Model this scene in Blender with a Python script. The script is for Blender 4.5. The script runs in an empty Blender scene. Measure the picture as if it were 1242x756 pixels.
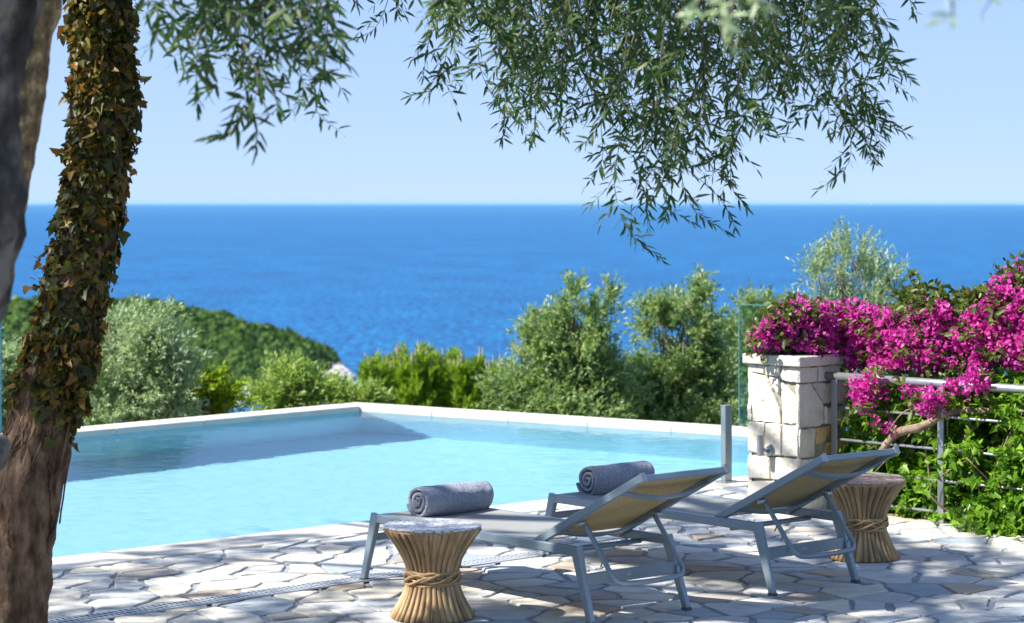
import bpy, math, random
import numpy as np
from mathutils import Vector, Matrix, noise

# ------------------------------------------------------------------ basics
F, CX, YH, H = 2850.0, 621.0, 245.0, 2.1
def W(px, py, Y):
    return Vector(((px - CX) * Y / F, Y, H - (py - YH) * Y / F))
def G(px, py, z=0.0):
    Y = (H - z) * F / (py - YH)
    return Vector(((px - CX) * Y / F, Y, z))

scene = bpy.context.scene
COL = scene.collection
rnd = random.Random(7)
U = Vector((.735, .678, 0)); V = Vector((.678, -.735, 0))
SUN_AZ = Vector((-.95, -.31, 0)).normalized()
SUN_EL = math.radians(46)
SUN = Vector((SUN_AZ.x * math.cos(SUN_EL), SUN_AZ.y * math.cos(SUN_EL), math.sin(SUN_EL)))
NEAR0 = Vector((-.006, 16.3, 0))
CORNER = Vector((-1.558, 24.13, 0))
LEFT = Vector((-.667, -.745, 0)); RIGHT = Vector((.818, -.575, 0))
SEA_Z = -60.0

# ------------------------------------------------------------------ materials
def new_mat(name):
    m = bpy.data.materials.new(name); m.use_nodes = True
    nt = m.node_tree; nt.nodes.clear()
    out = nt.nodes.new('ShaderNodeOutputMaterial')
    return m, nt, out
def N(nt, t, **kw):
    n = nt.nodes.new(t)
    for k, v in kw.items():
        if k in n.inputs: n.inputs[k].default_value = v
        else: setattr(n, k, v)
    return n
def ramp(nt, fac, stops, interp='LINEAR'):
    r = nt.nodes.new('ShaderNodeValToRGB'); r.color_ramp.interpolation = interp
    e = r.color_ramp.elements
    while len(e) < len(stops): e.new(.5)
    for i, (p, c) in enumerate(stops):
        e[i].position = p; e[i].color = (c[0], c[1], c[2], 1)
    nt.links.new(fac, r.inputs[0]); return r.outputs[0]
def coords(nt, kind='Object', scale=(1, 1, 1), rot=(0, 0, 0)):
    tc = nt.nodes.new('ShaderNodeTexCoord'); mp = nt.nodes.new('ShaderNodeMapping')
    mp.inputs['Scale'].default_value = scale; mp.inputs['Rotation'].default_value = rot
    nt.links.new(tc.outputs[kind], mp.inputs[0]); return mp.outputs[0]
def noise_tex(nt, vec, scale, detail=4, rough=.55):
    n = N(nt, 'ShaderNodeTexNoise', Scale=scale, Detail=detail, Roughness=rough)
    nt.links.new(vec, n.inputs['Vector']); return n.outputs[0]
def bump(nt, h, strength, dist):
    b = N(nt, 'ShaderNodeBump', Strength=strength, Distance=dist)
    nt.links.new(h, b.inputs['Height']); return b.outputs[0]
def mixc(nt, fac, a, b, mode='MIX'):
    m = nt.nodes.new('ShaderNodeMix'); m.data_type = 'RGBA'; m.blend_type = mode
    for s, v in ((0, fac), (6, a), (7, b)):
        if hasattr(v, 'node'): nt.links.new(v, m.inputs[s])
        else: m.inputs[s].default_value = v if s == 0 else (v[0], v[1], v[2], 1)
    return m.outputs[2]

def mat_noise(name, stops, scale=8, rough=.7, metal=0, bstr=.3, bdist=.01, bscale=None, stretch=(1, 1, 1), spec=.4, island=0, detail=5, sheen=0):
    m, nt, out = new_mat(name)
    p = N(nt, 'ShaderNodeBsdfPrincipled', Roughness=rough, Metallic=metal)
    p.inputs['Specular IOR Level'].default_value = spec
    if sheen: p.inputs['Sheen Weight'].default_value = sheen
    v = coords(nt, 'Object', stretch)
    n1 = noise_tex(nt, v, scale, detail)
    c = ramp(nt, n1, stops)
    if island:
        g = nt.nodes.new('ShaderNodeNewGeometry')
        k = ramp(nt, g.outputs['Random Per Island'], [(0, (1 - island,) * 3), (1, (1 + island * .6,) * 3)])
        c = mixc(nt, 1.0, c, k, 'MULTIPLY')
    nt.links.new(c, p.inputs['Base Color'])
    if bstr:
        n2 = noise_tex(nt, v, bscale or scale * 3, 6, .6)
        nt.links.new(bump(nt, n2, bstr, bdist), p.inputs['Normal'])
    nt.links.new(p.outputs[0], out.inputs[0]); return m

def mat_leaf(name, cols, trans=.35, rough=.45, spec=.35, tcol=None):
    m, nt, out = new_mat(name)
    g = nt.nodes.new('ShaderNodeNewGeometry')
    k = len(cols)
    c = ramp(nt, g.outputs['Random Per Island'], [(i / max(1, k - 1), cc) for i, cc in enumerate(cols)])
    p = N(nt, 'ShaderNodeBsdfPrincipled', Roughness=rough); p.inputs['Specular IOR Level'].default_value = spec
    nt.links.new(c, p.inputs['Base Color'])
    t = nt.nodes.new('ShaderNodeBsdfTranslucent')
    tc = mixc(nt, 1.0, c, tcol or (1.25, 1.3, .7), 'MULTIPLY'); nt.links.new(tc, t.inputs[0])
    mx = N(nt, 'ShaderNodeMixShader'); mx.inputs[0].default_value = trans
    nt.links.new(p.outputs[0], mx.inputs[1]); nt.links.new(t.outputs[0], mx.inputs[2])
    nt.links.new(mx.outputs[0], out.inputs[0]); return m

M = {}
M['ivy_bark'] = mat_noise('ivy_bark', [(.34, (.055, .032, .019)), (.5, (.155, .094, .057)), (.66, (.27, .178, .115))], 17, .95, 0, 1.0, .05, 30, (1, 1, .45), .2, 0, 8)
M['grey_bark'] = mat_noise('grey_bark', [(.38, (.018, .015, .013)), (.5, (.06, .052, .046)), (.60, (.17, .15, .13))], 5, .9, 0, 1.0, .06, 9, (1, 1, .75), .15, 0, 7)
M['stem_bark_sunlit'] = mat_noise('stem_bark_sunlit', [(.3, (.05, .035, .02)), (.55, (.22, .15, .08)), (.72, (.5, .36, .18))], 26, .8, 0, .9, .02, 40, (1, 1, .7), .2)  # amber speckles of sunlight are put into this bark colour
M['twig'] = mat_noise('twig', [(.3, (.10, .085, .06)), (.7, (.24, .20, .15))], 20, .8, 0, .3, .004)
M['branch'] = mat_noise('branch', [(.3, (.12, .08, .055)), (.7, (.33, .24, .17))], 20, .85, 0, .6, .008)
M['ivy'] = mat_leaf('ivy_leaf', [(.016, .024, .006), (.05, .055, .009), (.12, .105, .014), (.20, .11, .016), (.06, .07, .012), (.025, .032, .008), (.22, .105, .02), (.09, .115, .015), (.03, .028, .009), (.15, .14, .02)], .28, .45, .3, (1.2, 1.0, .5))
M['olive_near'] = mat_leaf('olive_leaf_near', [(.022, .065, .014), (.04, .095, .020), (.075, .13, .032), (.028, .075, .018), (.13, .18, .07), (.035, .075, .022), (.055, .12, .02)], .38, .45, .25)
M['olive_pale'] = mat_leaf('olive_leaf_pale', [(.17, .26, .11), (.30, .40, .20), (.44, .51, .34), (.23, .33, .15), (.55, .60, .47)], .42, .45, .45, (1.1, 1.2, .75))
M['olive_green'] = mat_leaf('olive_leaf_green', [(.11, .21, .06), (.20, .31, .11), (.33, .42, .20), (.16, .26, .08), (.46, .52, .33)], .46, .42, .5, (1.2, 1.25, .75))
M['citrus'] = mat_leaf('shrub_leaf', [(.14, .24, .012), (.24, .35, .015), (.36, .43, .02), (.10, .19, .01)], .42, .4, .4)
M['pine'] = mat_leaf('pine_needle', [(.13, .25, .018), (.22, .36, .028), (.32, .45, .05), (.15, .28, .022)], .48, .5, .3)
M['candle'] = mat_leaf('pine_candle', [(.42, .38, .24), (.56, .49, .36)], .25, .7, .1, (1, 1, 1))
M['hedge'] = mat_leaf('creeper_leaf', [(.045, .12, .01), (.10, .22, .018), (.18, .34, .026), (.26, .45, .05), (.065, .155, .012)], .5, .38, .4)
M['boug_leaf'] = mat_leaf('bougainvillea_leaf', [(.035, .08, .012), (.08, .13, .022), (.15, .19, .04), (.11, .09, .04)], .38, .4, .4)
M['bract'] = mat_leaf('bougainvillea_bract', [(.34, .012, .18), (.62, .035, .40), (.80, .16, .58), (.48, .016, .28), (.70, .08, .48), (.54, .03, .25), (.80, .26, .60)], .5, .55, .2, (1.15, .9, 1.1))
M['crown_leaf'] = mat_leaf('crown_leaf', [(.03, .06, .018), (.06, .10, .03)], .3, .45, .3)
M['forest'] = mat_leaf('forest_leaf', [(.035, .08, .018), (.06, .125, .022), (.09, .165, .03), (.12, .20, .04), (.045, .095, .02)], .25, .7, .15)
M['under'] = mat_leaf('undergrowth_leaf', [(.03, .06, .015), (.08, .11, .03)], .25, .6, .2)

M['alu'] = mat_noise('powder_coated_aluminium', [(.3, (.19, .25, .29)), (.7, (.225, .29, .33))], 3, .36, .3, .08, .002, 220, (1, 1, 1), .5)
M['steel'] = mat_noise('brushed_steel', [(.3, (.27, .29, .30)), (.7, (.38, .40, .41))], 14, .38, .75, .12, .003, 60, (1, 1, .15), .5)
M['rail'] = mat_noise('rail_steel', [(.3, (.25, .265, .285)), (.7, (.35, .37, .39))], 9, .38, .6, .08, .003, 60, (1, 1, 1), .5)
M['rubber'] = mat_noise('rubber', [(.3, (.07, .08, .085)), (.7, (.11, .12, .125))], 30, .6)
M['reed'] = mat_noise('reed', [(.25, (.22, .125, .05)), (.5, (.40, .26, .125)), (.75, (.55, .39, .21))], 14, .5, 0, .4, .003, 60, (1, 1, .12), .45, .35)
M['braid'] = mat_noise('cane_binding', [(.3, (.30, .18, .075)), (.7, (.52, .36, .18))], 20, .5, 0, .6, .004, 120, (1, 1, 4), .45, .15)
M['core'] = mat_noise('core', [(.3, (.04, .022, .01)), (.7, (.08, .045, .02))], 20, .9)
M['stone'] = mat_noise('paving_stone', [(.2, (.35, .35, .34)), (.45, (.48, .475, .455)), (.62, (.54, .53, .50)), (.8, (.60, .58, .54))], 6.5, .75, 0, .7, .012, 24, (1, 1, 1), .3, 0, 8)
def stone_tint(m):
    nt = m.node_tree; p = next(n for n in nt.nodes if n.type == 'BSDF_PRINCIPLED'); src = p.inputs['Base Color'].links[0].from_socket
    g = nt.nodes.new('ShaderNodeNewGeometry')
    k = ramp(nt, g.outputs['Random Per Island'], [(0, (.60, .68, .78)), (.10, (1.04, 1.02, .98)), (.24, (.84, .87, .91)), (.38, (1.1, 1.06, .98)), (.52, (.74, .77, .81)), (.62, (1.0, .94, .83)), (.74, (.90, .93, .97)), (.86, (.66, .60, .56)), (.91, (.98, .98, .98)), (.96, (.86, .70, .56))], 'CONSTANT')
    nt.links.new(mixc(nt, 1.0, src, k, 'MULTIPLY'), p.inputs['Base Color'])
stone_tint(M['stone'])  # each flagstone has its own colour
M['mortar'] = mat_noise('paving_joint', [(.3, (.21, .225, .25)), (.7, (.28, .295, .32))], 12, .9, 0, .5, .01, 60)
M['coping'] = mat_noise('coping_stone', [(.25, (.48, .455, .40)), (.75, (.60, .575, .525))], 3, .75, 0, .3, .006, 26, (1, 1, 1), .3, .12)
M['lime'] = mat_noise('limestone', [(.2, (.40, .365, .29)), (.45, (.54, .51, .435)), (.8, (.64, .615, .55))], 9, .85, 0, 1.0, .02, 18, (1, 1, 1), .25, .14, 7)
M['ochre'] = mat_noise('ochre_limestone', [(.25, (.46, .27, .09)), (.75, (.60, .44, .22))], 7, .85, 0, 1.0, .02, 18, (1, 1, 1), .25)
M['lime_joint'] = mat_noise('pillar_joint', [(.3, (.24, .21, .165)), (.7, (.34, .31, .25))], 18, .95, 0, .8, .01, 40)
M['rock'] = mat_noise('shore_rock', [(.3, (.26, .25, .27)), (.7, (.52, .50, .50))], .25, .9, 0, .8, 1.0, .5)
M['soil'] = mat_noise('hillside_soil', [(.3, (.05, .065, .02)), (.6, (.10, .12, .035)), (.8, (.17, .14, .08))], .5, .95, 0, .6, .1, 2)
M['pool_wall_outer'] = mat_noise('pool_render', [(.3, (.55, .53, .48)), (.7, (.66, .64, .6))], 3, .9)
M['towel'] = mat_noise('terry_towel', [(.35, (.24, .275, .38)), (.65, (.40, .44, .56))], 45, .95, 0, 1.0, .03, 130, (1, 1, 1), .1, 0, 4, .6)
M['hull'] = mat_noise('boat_white', [(.3, (.75, .75, .75)), (.7, (.82, .82, .82))], 1, .4, 0, 0)
M['slot_shade'] = mat_noise('drain_slot_shade', [(.3, (.02, .03, .045)), (.7, (.04, .055, .075))], 20, .9)
M['grate'] = mat_noise('drain_grate', [(.3, (.42, .45, .48)), (.7, (.55, .58, .61))], 20, .45, .3, .1, .002)

# table top: small shell chips
def mat_mosaic(name='shell_mosaic', k=(1, 1, 1)):
    m, nt, out = new_mat(name); v = coords(nt)
    vo = N(nt, 'ShaderNodeTexVoronoi', Scale=70.0); nt.links.new(v, vo.inputs['Vector'])
    sep = nt.nodes.new('ShaderNodeSeparateColor'); nt.links.new(vo.outputs['Color'], sep.inputs[0])
    c = ramp(nt, sep.outputs[0], [(0, (.13, .12, .12)), (.3, (.36, .345, .34)), (.6, (.56, .55, .545)), (1, (.76, .755, .75))]); c = mixc(nt, 1.0, c, k, 'MULTIPLY')
    p = N(nt, 'ShaderNodeBsdfPrincipled', Roughness=.38); nt.links.new(c, p.inputs['Base Color'])
    nt.links.new(bump(nt, vo.outputs['Distance'], .4, .003), p.inputs['Normal'])
    nt.links.new(p.outputs[0], out.inputs[0]); return m
M['mosaic'] = mat_mosaic(); M['mosaic_tan_shaded'] = mat_mosaic('tan_mosaic_shaded', (.70, .54, .40))

def mat_sling(name, a, b, trans, scale):
    m, nt, out = new_mat(name); v = coords(nt)
    w = N(nt, 'ShaderNodeTexWave', Scale=scale, Distortion=0.0); w.wave_type = 'BANDS'; w.bands_direction = 'X'
    nt.links.new(v, w.inputs['Vector'])
    w2 = N(nt, 'ShaderNodeTexWave', Scale=scale * 1.6, Distortion=0.0); w2.bands_direction = 'Y'
    nt.links.new(v, w2.inputs['Vector'])
    c = ramp(nt, w.outputs[1], [(.25, a), (.6, b)])
    p = N(nt, 'ShaderNodeBsdfPrincipled', Roughness=.7); p.inputs['Specular IOR Level'].default_value = .3
    nt.links.new(c, p.inputs['Base Color']); nt.links.new(bump(nt, w2.outputs[1], .3, .001), p.inputs['Normal'])
    t = nt.nodes.new('ShaderNodeBsdfTranslucent'); nt.links.new(c, t.inputs[0])
    mx = N(nt, 'ShaderNodeMixShader'); mx.inputs[0].default_value = trans
    nt.links.new(p.outputs[0], mx.inputs[1]); nt.links.new(t.outputs[0], mx.inputs[2])
    nt.links.new(mx.outputs[0], out.inputs[0]); return m
M['sling_top'] = mat_sling('sling_top', (.27, .28, .28), (.36, .365, .36), .2, 30)
M['sling_under_lit'] = mat_sling('sling_under_lit', (.10, .07, .03), (.86, .68, .36), .28, 15)  # stripes; the khaki of light coming through the mesh is put into the colour

def mat_glass():
    m, nt, out = new_mat('clear_glass')
    t = nt.nodes.new('ShaderNodeBsdfTransparent'); t.inputs[0].default_value = (.74, .88, .86, 1)
    g = N(nt, 'ShaderNodeBsdfGlossy', Roughness=.02)
    f = N(nt, 'ShaderNodeFresnel', IOR=1.45)
    mx = nt.nodes.new('ShaderNodeMixShader'); nt.links.new(f.outputs[0], mx.inputs[0])
    nt.links.new(t.outputs[0], mx.inputs[1]); nt.links.new(g.outputs[0], mx.inputs[2])
    nt.links.new(mx.outputs[0], out.inputs[0]); return m
M['glass'] = mat_glass()
M['glass_edge'] = mat_noise('glass_edge', [(.3, (.06, .15, .14)), (.7, (.09, .20, .18))], 5, .2, 0, 0)

def mat_pool_water():
    m, nt, out = new_mat('pool_water')
    v = coords(nt, 'Object', (1, 1, 1))
    n1 = noise_tex(nt, v, 1.6, 3, .5); n2 = noise_tex(nt, v, 5.5, 2, .5)
    ad = N(nt, 'ShaderNodeMath', operation='ADD'); nt.links.new(n1, ad.inputs[0]); nt.links.new(n2, ad.inputs[1])
    b = bump(nt, ad.outputs[0], .08, .08)
    r = N(nt, 'ShaderNodeBsdfRefraction', IOR=1.33, Roughness=0.0); r.inputs[0].default_value = (.93, .99, 1, 1)
    g = N(nt, 'ShaderNodeBsdfGlossy', Roughness=.03)
    f = N(nt, 'ShaderNodeFresnel', IOR=1.33)
    fs = N(nt, 'ShaderNodeMath', operation='MULTIPLY'); fs.inputs[1].default_value = .55
    for n in (r, g, f): nt.links.new(b, n.inputs['Normal'])
    m2 = nt.nodes.new('ShaderNodeMixShader'); nt.links.new(f.outputs[0], fs.inputs[0]); nt.links.new(fs.outputs[0], m2.inputs[0])
    nt.links.new(r.outputs[0], m2.inputs[1]); nt.links.new(g.outputs[0], m2.inputs[2])
    nt.links.new(m2.outputs[0], out.inputs[0]); return m
M['pool_water'] = mat_pool_water()

def mat_basin():
    m, nt, out = new_mat('pool_tile')
    v = coords(nt); br = N(nt, 'ShaderNodeTexVoronoi', Scale=14.0); nt.links.new(v, br.inputs['Vector'])
    sep = nt.nodes.new('ShaderNodeSeparateColor'); nt.links.new(br.outputs['Color'], sep.inputs[0])
    c = ramp(nt, sep.outputs[0], [(0, (.28, .58, .72)), (1, (.36, .66, .79))])
    p = N(nt, 'ShaderNodeBsdfPrincipled', Roughness=.6); nt.links.new(c, p.inputs['Base Color'])
    nt.links.new(p.outputs[0], out.inputs[0]); return m
M['basin'] = mat_basin()

def mat_sea():
    m, nt, out = new_mat('sea_water')
    n1 = noise_tex(nt, coords(nt, 'Object', (1, .30, 1)), .25, 5, .65)
    n2 = noise_tex(nt, coords(nt, 'Object', (1, .35, 1)), .022, 6, .65)
    n3 = noise_tex(nt, coords(nt, 'Object', (.35, 1, 1)), .003, 4, .5)
    ad = N(nt, 'ShaderNodeMath', operation='ADD'); nt.links.new(n1, ad.inputs[0]); w2 = N(nt, 'ShaderNodeMath', operation='MULTIPLY'); w2.inputs[1].default_value = .28; nt.links.new(n2, w2.inputs[0]); nt.links.new(w2.outputs[0], ad.inputs[1])
    hf = N(nt, 'ShaderNodeMath', operation='MULTIPLY'); nt.links.new(ad.outputs[0], hf.inputs[0]); hf.inputs[1].default_value = .78
    c = ramp(nt, hf.outputs[0], [(.39, (.0002, .028, .10)), (.5, (.0004, .080, .235)), (.61, (.008, .175, .39))])
    c = mixc(nt, .22, c, ramp(nt, n3, [(.35, (.0004, .076, .225)), (.65, (.001, .10, .275))]))
    p = N(nt, 'ShaderNodeBsdfPrincipled', Roughness=.42); p.inputs['Specular IOR Level'].default_value = .10
    nt.links.new(c, p.inputs['Base Color']); nt.links.new(bump(nt, hf.outputs[0], .8, 3.0), p.inputs['Normal'])
    nt.links.new(p.outputs[0], out.inputs[0]); return m
M['sea'] = mat_sea()

# ------------------------------------------------------------------ object helpers
def link(o, parent=None):
    COL.objects.link(o)
    if parent is not None: o.parent = parent
    return o
def tag(o, label=None, cat=None, group=None, kind=None):
    if label: o['label'] = label
    if cat: o['category'] = cat
    if group: o['group'] = group
    if kind: o['kind'] = kind
    return o
def thing(name, label, cat, loc=(0, 0, 0), rz=0.0, group=None):
    o = bpy.data.objects.new(name, None); o.location = loc; o.rotation_euler = (0, 0, rz)
    o.empty_display_size = .1; link(o); return tag(o, label, cat, group)
def copy_tree(o, parent=None):
    c = o.copy(); COL.objects.link(c)
    if parent is not None: c.parent = parent
    for ch in list(o.children): copy_tree(ch, c)
    return c
def mesh_obj(name, me, mats, parent=None, origin=None, smooth=False, base=None):
    """vertices are in world axes; origin = world position of the object (and of its parent thing)."""
    mats = mats if isinstance(mats, (list, tuple)) else [mats]
    for m in mats: me.materials.append(m)
    if smooth: me.polygons.foreach_set('use_smooth', [True] * len(me.polygons))
    o = bpy.data.objects.new(name, me); link(o, parent)
    if origin is not None:
        if parent is None: o.location = origin
    return o

class MB:
    def __init__(s): s.v = []; s.f = []; s.m = []
    def add(s, vs, fs, mi=0):
        b = len(s.v); s.v.extend([tuple(p) for p in vs]); s.f.extend([tuple(b + i for i in f) for f in fs]); s.m.extend([mi] * len(fs))
    def box(s, c, size, ax=None, mi=0, ch=0.0):
        ax = ax or (Vector((1, 0, 0)), Vector((0, 1, 0)), Vector((0, 0, 1)))
        c = Vector(c); h = [d / 2 for d in size]
        if ch <= 0:
            vs = [c + ax[0] * (x * h[0]) + ax[1] * (y * h[1]) + ax[2] * (z * h[2]) for z in (-1, 1) for y in (-1, 1) for x in (-1, 1)]
            s.add(vs, [(0, 2, 3, 1), (4, 5, 7, 6), (0, 1, 5, 4), (2, 6, 7, 3), (0, 4, 6, 2), (1, 3, 7, 5)], mi)
        else:
            rings = []
            for (zz, k) in ((-h[2], ch), (-h[2] + ch, 0), (h[2] - ch, 0), (h[2], ch)):
                X, Y = h[0] - k, h[1] - k; q = ch if k == 0 else ch * .7
                r = [(-X + q, -Y), (X - q, -Y), (X, -Y + q), (X, Y - q), (X - q, Y), (-X + q, Y), (-X, Y - q), (-X, -Y + q)]
                rings.append([c + ax[0] * a + ax[1] * b + ax[2] * zz for a, b in r])
            s.loft(rings, True, mi)
    def loft(s, rings, cap=True, mi=0):
        n = len(rings[0]); vs = [p for r in rings for p in r]; fs = []
        for i in range(len(rings) - 1):
            for j in range(n):
                fs.append((i * n + j, i * n + (j + 1) % n, (i + 1) * n + (j + 1) % n, (i + 1) * n + j))
        if cap:
            fs.append(tuple(range(n - 1, -1, -1))); fs.append(tuple((len(rings) - 1) * n + j for j in range(n)))
        s.add(vs, fs, mi)
    def bar(s, p0, p1, w, h, up=(0, 0, 1), w1=None, h1=None, ch=.004, mi=0):
        p0, p1 = Vector(p0), Vector(p1); d = (p1 - p0).normalized(); up = Vector(up)
        sx = d.cross(up).normalized(); uy = sx.cross(d).normalized()
        rings = []
        for p, ww, hh in ((p0, w, h), (p1, w1 or w, h1 or h)):
            a, b = ww / 2, hh / 2
            r = [(-a + ch, -b), (a - ch, -b), (a, -b + ch), (a, b - ch), (a - ch, b), (-a + ch, b), (-a, b - ch), (-a, -b + ch)]
            rings.append([p + sx * x + uy * y for x, y in r])
        s.loft(rings, True, mi)
    def tube(s, pts, rad, seg=10, cap=True, mi=0, flat=1.0):
        pts = [Vector(p) for p in pts]; n = len(pts)
        rad = rad if isinstance(rad, (list, tuple)) else [rad] * n
        t0 = (pts[1] - pts[0]).normalized()
        ref = Vector((0, 0, 1)) if abs(t0.z) < .9 else Vector((1, 0, 0))
        a = t0.cross(ref).normalized(); rings = []
        for i, p in enumerate(pts):
            t = (pts[min(i + 1, n - 1)] - pts[max(i - 1, 0)]).normalized()
            a = (a - t * a.dot(t)).normalized(); b = t.cross(a)
            rings.append([p + (a * math.cos(2 * math.pi * k / seg) + b * (flat * math.sin(2 * math.pi * k / seg))) * rad[i] for k in range(seg)])
        s.loft(rings, cap, mi)
    def lathe(s, prof, c, seg=40, mi=0):
        c = Vector(c)
        s.loft([[c + Vector((r * math.cos(2 * math.pi * k / seg), r * math.sin(2 * math.pi * k / seg), z)) for k in range(seg)] for r, z in prof], True, mi)
    def build(s, name, mats, parent=None, origin=None, smooth=False, local=False, auto=None):
        off = Vector(origin) if origin is not None else Vector((0, 0, 0))
        me = bpy.data.meshes.new(name)
        vs = s.v if (origin is None or local) else [(p[0] - off.x, p[1] - off.y, p[2] - off.z) for p in s.v]
        me.from_pydata(vs, [], s.f); me.update()
        o = mesh_obj(name, me, mats, parent, origin, smooth)
        me.polygons.foreach_set('material_index', s.m)
        if auto is not None:
            me.polygons.foreach_set('use_smooth', [True] * len(me.polygons))
            me.set_sharp_from_angle(angle=math.radians(auto))
        return o

def catmull(pts, n):
    P = [Vector(p) for p in pts]; P = [P[0] * 2 - P[1]] + P + [P[-1] * 2 - P[-2]]; out = []
    k = len(P) - 3
    for i in range(n):
        u = i / (n - 1) * k; j = min(int(u), k - 1); t = u - j
        a, b, c, d = P[j:j + 4]
        out.append(.5 * ((2 * b) + (c - a) * t + (2 * a - 5 * b + 4 * c - d) * t * t + (3 * b - a - 3 * c + d) * t ** 3))
    return out
def lerp_list(vals, n):
    out = []
    for i in range(n):
        u = i / (n - 1) * (len(vals) - 1); j = min(int(u), len(vals) - 2); t = u - j
        out.append(vals[j] * (1 - t) + vals[j + 1] * t)
    return out

def rough_tube(path, radii, rows, seg, amp, freq, seed, stretch=.35, ridges=0.0):
    """a trunk with a lumpy surface"""
    pts = catmull(path, rows); rad = lerp_list(radii, rows); mb = MB(); rings = []
    a = Vector((1, 0, 0))
    for i, p in enumerate(pts):
        t = (pts[min(i + 1, rows - 1)] - pts[max(i - 1, 0)]).normalized()
        a = (a - t * a.dot(t)).normalized(); b = t.cross(a); r = []
        for k in range(seg):
            an = 2 * math.pi * k / seg; d = a * math.cos(an) + b * math.sin(an)
            q = p + d * rad[i]
            nz = noise.fractal(Vector((q.x * freq + seed, q.y * freq, q.z * freq * stretch)), .9, 2.1, 5)
            rr = rad[i] * (1 + amp * nz + ridges * math.sin(an * 5 + p.z * 1.5 + seed))
            r.append(p + d * rr)
        rings.append(r)
    mb.loft(rings, True); return mb, pts, rad

# numpy leaves --------------------------------------------------------------
def np_mesh(name, V_, polys):
    me = bpy.data.meshes.new(name)
    V_ = np.ascontiguousarray(V_, dtype=np.float32)
    me.vertices.add(len(V_)); me.vertices.foreach_set('co', V_.ravel())
    loops = np.concatenate([p.ravel() for p in polys]).astype(np.int32)
    sizes = np.concatenate([np.full(len(p), p.shape[1]) for p in polys]).astype(np.int32)
    starts = np.concatenate([[0], np.cumsum(sizes)[:-1]]).astype(np.int32)
    me.loops.add(len(loops)); me.loops.foreach_set('vertex_index', loops)
    me.polygons.add(len(sizes)); me.polygons.foreach_set('loop_start', starts); me.polygons.foreach_set('loop_total', sizes)
    me.update(calc_edges=True); me.validate(); return me

SH = {
 'lance': ([(0, 0, 0), (.3, .5, .03), (.3, -.5, .03), (.7, .38, -.03), (.7, -.38, -.03), (1, 0, -.12)], [[(0, 2, 1), (3, 4, 5)], [(1, 2, 4, 3)]]),
 'diamond': ([(0, 0, 0), (.45, .5, .07), (1, 0, -.03), (.45, -.5, .07)], [[(0, 2, 1), (0, 3, 2)]]),
 'heart': ([(0, 0, 0), (-.12, .26, .02), (.14, .58, .07), (.34, .34, .06), (.62, .25, .0), (1, 0, -.20), (.62, -.25, .0), (.34, -.34, .06), (.14, -.58, .07), (-.12, -.26, .02)], [[(0, 5, 4, 3, 2, 1), (0, 9, 8, 7, 6, 5)]]),
 'bract': ([(0, 0, 0), (.3, .48, .14), (.72, .40, .12), (1, 0, -.05), (.72, -.40, .12), (.3, -.48, .14)], [[(0, 3, 2, 1), (0, 5, 4, 3)]]),
 'oval': ([(0, 0, 0), (.25, .42, .08), (.65, .42, .06), (1, 0, -.10), (.65, -.42, .06), (.25, -.42, .08)], [[(0, 3, 2, 1), (0, 5, 4, 3)]]),
}
def unit(a): return a / np.maximum(np.linalg.norm(a, axis=1, keepdims=True), 1e-9)
def leaf_arrays(P, D, Nn, L, Wd, shape):
    P = np.asarray(P, float); D = unit(np.asarray(D, float)); Nn = np.asarray(Nn, float)
    Nn = unit(Nn - D * (Nn * D).sum(1, keepdims=True)); S = np.cross(D, Nn)
    tpl, faces = SH[shape]; k = len(tpl); n = len(P); L = np.asarray(L, float).reshape(-1, 1); Wd = np.asarray(Wd, float).reshape(-1, 1)
    VV = np.empty((n, k, 3))
    for i, (a, b, c) in enumerate(tpl): VV[:, i] = P + D * (L * a) + S * (Wd * b) + Nn * (L * c)
    base = (np.arange(n) * k)[:, None]; polys = []
    for grp in faces:
        for f in grp: polys.append(base + np.array(f)[None, :])
    return VV.reshape(-1, 3), polys
def merge_arrays(lst):
    off = 0; Vs = []; byk = {}
    for v, ps in lst:
        Vs.append(v)
        for p in ps: byk.setdefault(p.shape[1], []).append(p + off)
        off += len(v)
    return np.concatenate(Vs), [np.concatenate(a) for a in byk.values()]
def leaves_obj(name, arrs, mat, parent=None, origin=None, smooth=True):
    v, p = merge_arrays(arrs)
    if origin is not None: v = v - np.array(origin)[None, :]
    me = np_mesh(name, v, p)
    return mesh_obj(name, me, mat, parent, origin, smooth)

def shoot_leaves(S, D, Ls, nl, ll, lw, rng, droop=.15, ang=.75, shape='diamond', upn=.6):
    """leaves along straight drooping shoots; all arrays vectorised"""
    n = len(S); t = (np.arange(nl) + .5) / nl
    T = np.broadcast_to(t[None, :], (n, nl)) + rng.normal(0, .3 / nl, (n, nl))
    Lr = Ls[:, None, None]
    P = S[:, None, :] + D[:, None, :] * (Lr * T[..., None])
    P[..., 2] -= droop * Ls[:, None] * T ** 2
    tan = D[:, None, :] + np.zeros_like(P); tan[..., 2] -= 2 * droop * T
    tan = tan.reshape(-1, 3); tan = unit(tan)
    r = rng.normal(size=tan.shape); perp = unit(r - tan * (r * tan).sum(1, keepdims=True))
    LD = tan * math.cos(ang) + perp * math.sin(ang)
    Nn = rng.normal(size=tan.shape) * (1 - upn) + np.array([0, 0, 1.0]) * upn
    m = len(tan); k = rng.uniform(.7, 1.2, m)
    return leaf_arrays(P.reshape(-1, 3), LD, Nn, ll * k, lw * k, shape)

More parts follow.
